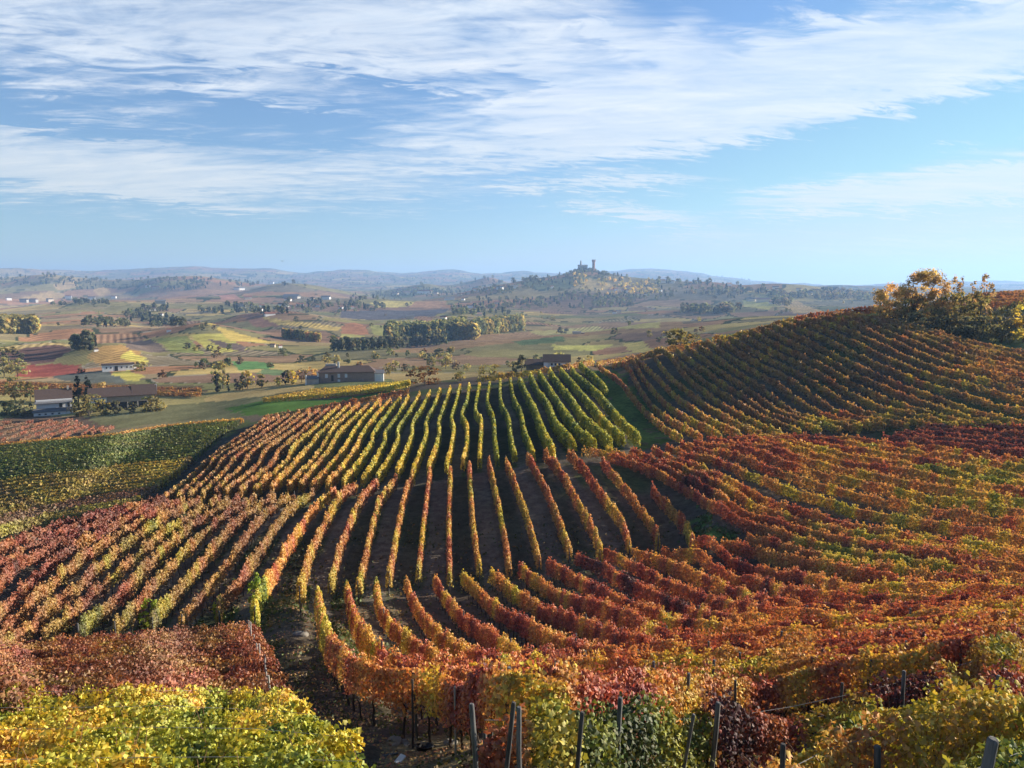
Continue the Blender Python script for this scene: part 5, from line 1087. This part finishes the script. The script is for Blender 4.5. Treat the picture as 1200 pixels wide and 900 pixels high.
    mb = MB(); mb.tube([(0,0,11.21*k_),(0,0,12.2*k_),(0,0,14*k_)], [1.95*k_, 2.55*k_, 2.55*k_], 14); o = mb.build('battlement', M_BR, f)
    for a in range(8): m2 = MB(); x = 2.2*k_*math.cos(a*.785); y = 2.2*k_*math.sin(a*.785); m2.box(x-.45*k_,x+.45*k_,y-.45*k_,y+.45*k_,14.003*k_,14.9*k_); m2.build('merlon', M_BR, o)
    for z in (4, 8): m2 = MB(); m2.box(-.3*k_,.3*k_,-2.3*k_,-1.8*k_,z*k_,(z+1.2)*k_); m2.build('slit_window', M_DARK, f)
    # slender mast on the far ridge
    b = cast([(785,319)], 0, 2000)[0]; mb = MB(); mb.tube([(0,0,-5),(0,0,45)], [2.5,1.2], 6); mb.tube([(-6,0,36),(6,0,36)], 1.0, 5); o = mb.build('radio_mast', W['grey']); o.location = b; tag(o, 'slender radio mast on the far ridge right of the castle', 'mast')
    # far houses: pixel, base pixel, width in pixels, wall, roof
    H = [('left hillside', [(80,350,5,'white','red'),(107,351.5,6,'white','brown'),(133,350,4,'white','red'),(11,352,4,'white','brown'),(27,354.5,6,'grey','brown'),(38,354.5,6,'grey','red'),(177,364,9,'white','brown'),(181,339,7,'tan','red'),(188,370,4,'white','red'),(188,356,9,'grey','grey'),(198,389,4,'white','red'),(95,352,5,'cream','red'),(60,354,5,'cream','brown'),(113,412,3.5,'white','brown'),(173,337,4,'white','red')]),
      ('centre left', [(277,340,5,'white','brown'),(284,340,6,'white','grey'),(283,361,7,'white','grey'),(298,360,4,'white','red'),(307,360,5,'white','red'),(305,364.5,4,'white','red'),(317,370,10,'white','red'),(331,359.5,10,'white','brown'),(340,350,15,'grey','grey'),(337,353,6,'white','red'),(352,359,7,'white','red'),(381,351,9,'white','grey'),(329,408,3.5,'white','red'),(319,407,5,'cream','pink'),(291,351,7,'cream','red'),(318,333,4,'white','red'),(399,362,4,'white','brown'),(365,352,5,'cream','red'),(372,360,4,'white','red')]),
      ('middle', [(401,362,4,'white','red'),(412,362,6,'grey','red'),(477,345,8,'cream','brown'),(492,344,6,'white','red'),(500,344,8,'white','red'),(527,351.5,10,'white','grey'),(542,352,3.5,'white','red'),(551,361,6,'white','red'),(560,363,6,'white','brown'),(561,370,7,'cream','pink'),(481,373.5,8,'cream','grey'),(519,374,6,'white','red'),(538,347,5,'cream','red'),(463,346,6,'cream','red'),(557,341,5,'white','red'),(564,341,5,'white','grey'),(570,340,5,'white','red'),(585,339.5,7,'white','grey'),(583,356,5,'cream','red'),(548,345,4,'cream','red'),(510,345,5,'cream','brown'),(486,340,4,'cream','red')]),
      ('castle slope', [(604,338,6,'white','grey'),(647,338,4,'white','red'),(717,342,5,'cream','red'),(722,341,5,'white','red'),(732,343,6,'white','red'),(737,339,5,'cream','red'),(776,331.5,9,'white','brown'),(787,332,5,'white','red'),(720,367.5,4,'white','red'),(725,367,5,'cream','grey'),(757,347,4,'white','red'),(787,343,4,'cream','red'),(773,342,4,'white','red'),(727,345,5,'cream','red'),(748,346,4,'cream','red')]),
      ('right hillside', [(855,335,5,'white','pink'),(814,332,5,'white','red'),(830,343,7,'cream','brown'),(909,339,6,'white','grey'),(912,342,6,'white','red'),(922,347,6,'white','red'),(945,345.5,9,'cream','grey'),(880,353,9,'cream','grey'),(894,354,13,'cream','pink'),(908,356,8,'cream','pink'),(970,341.5,15,'grey','grey'),(980,343,11,'cream','grey'),(988,344,8,'white','grey'),(1012,347.5,10,'white','grey'),(996,343,7,'white','brown'),(1013,344,6,'white','grey'),(848,360,6,'white','red'),(902,345,5,'cream','red'),(936,341,5,'cream','red'),(955,342,6,'grey','brown')])]
    for nm, lst in H:
        for (px, base, wp, wc, rc) in lst:
            f, s = root('distant_house', px, base, 'tiny distant %s house with %s roof in the %s hamlet' % ({'white':'white','grey':'grey','cream':'cream','tan':'tan'}[wc], {'red':'red','brown':'brown','grey':'grey','pink':'pinkish'}[rc], nm), turn=R(g.uniform(-35,35)), group='%s %s-roofed houses of the %s hamlet' % (wc, rc, nm))
            w_ = wp*s*.56; d_ = w_*g.uniform(.9,1.3); h = min(3.0*s*g.uniform(.75,1.0), max(3.5, w_*1.1))
            boxp('wall', W[wc], f, -w_, w_, 0, d_, -4, h); roofp(f, RF[rc], -w_*1.08, w_*1.08, -d_*.08, d_*1.08, h-.05, h+d_*.24+.5)
    # a farm on the ridge field
    f, s = root('ridge_farm', 676, 391.5, 'low farm with grey roof on the reddish ridge field beside dark trees', 'farm'); k_ = s
    boxp('wall', W['cream'], f, -5*k_, 5*k_, 0, 8*k_, -2, 2.0*k_); roofp(f, RF['grey'], -5.3*k_, 5.3*k_, -.3*k_, 8.3*k_, 2.0*k_, 3.1*k_); boxp('shed', W['brick'], f, 5.1*k_, 9*k_, 1*k_, 6*k_, -2, 1.5*k_)
paint_strips([ground_path(p_, 60) for p_ in ROWS_A[1:22]]); paint_strips([ground_path(p_, 60) for p_ in ROWS_B])
build_ground()
build_haze(HAZE)
make_rows()
make_props()
make_trees()
make_buildings()
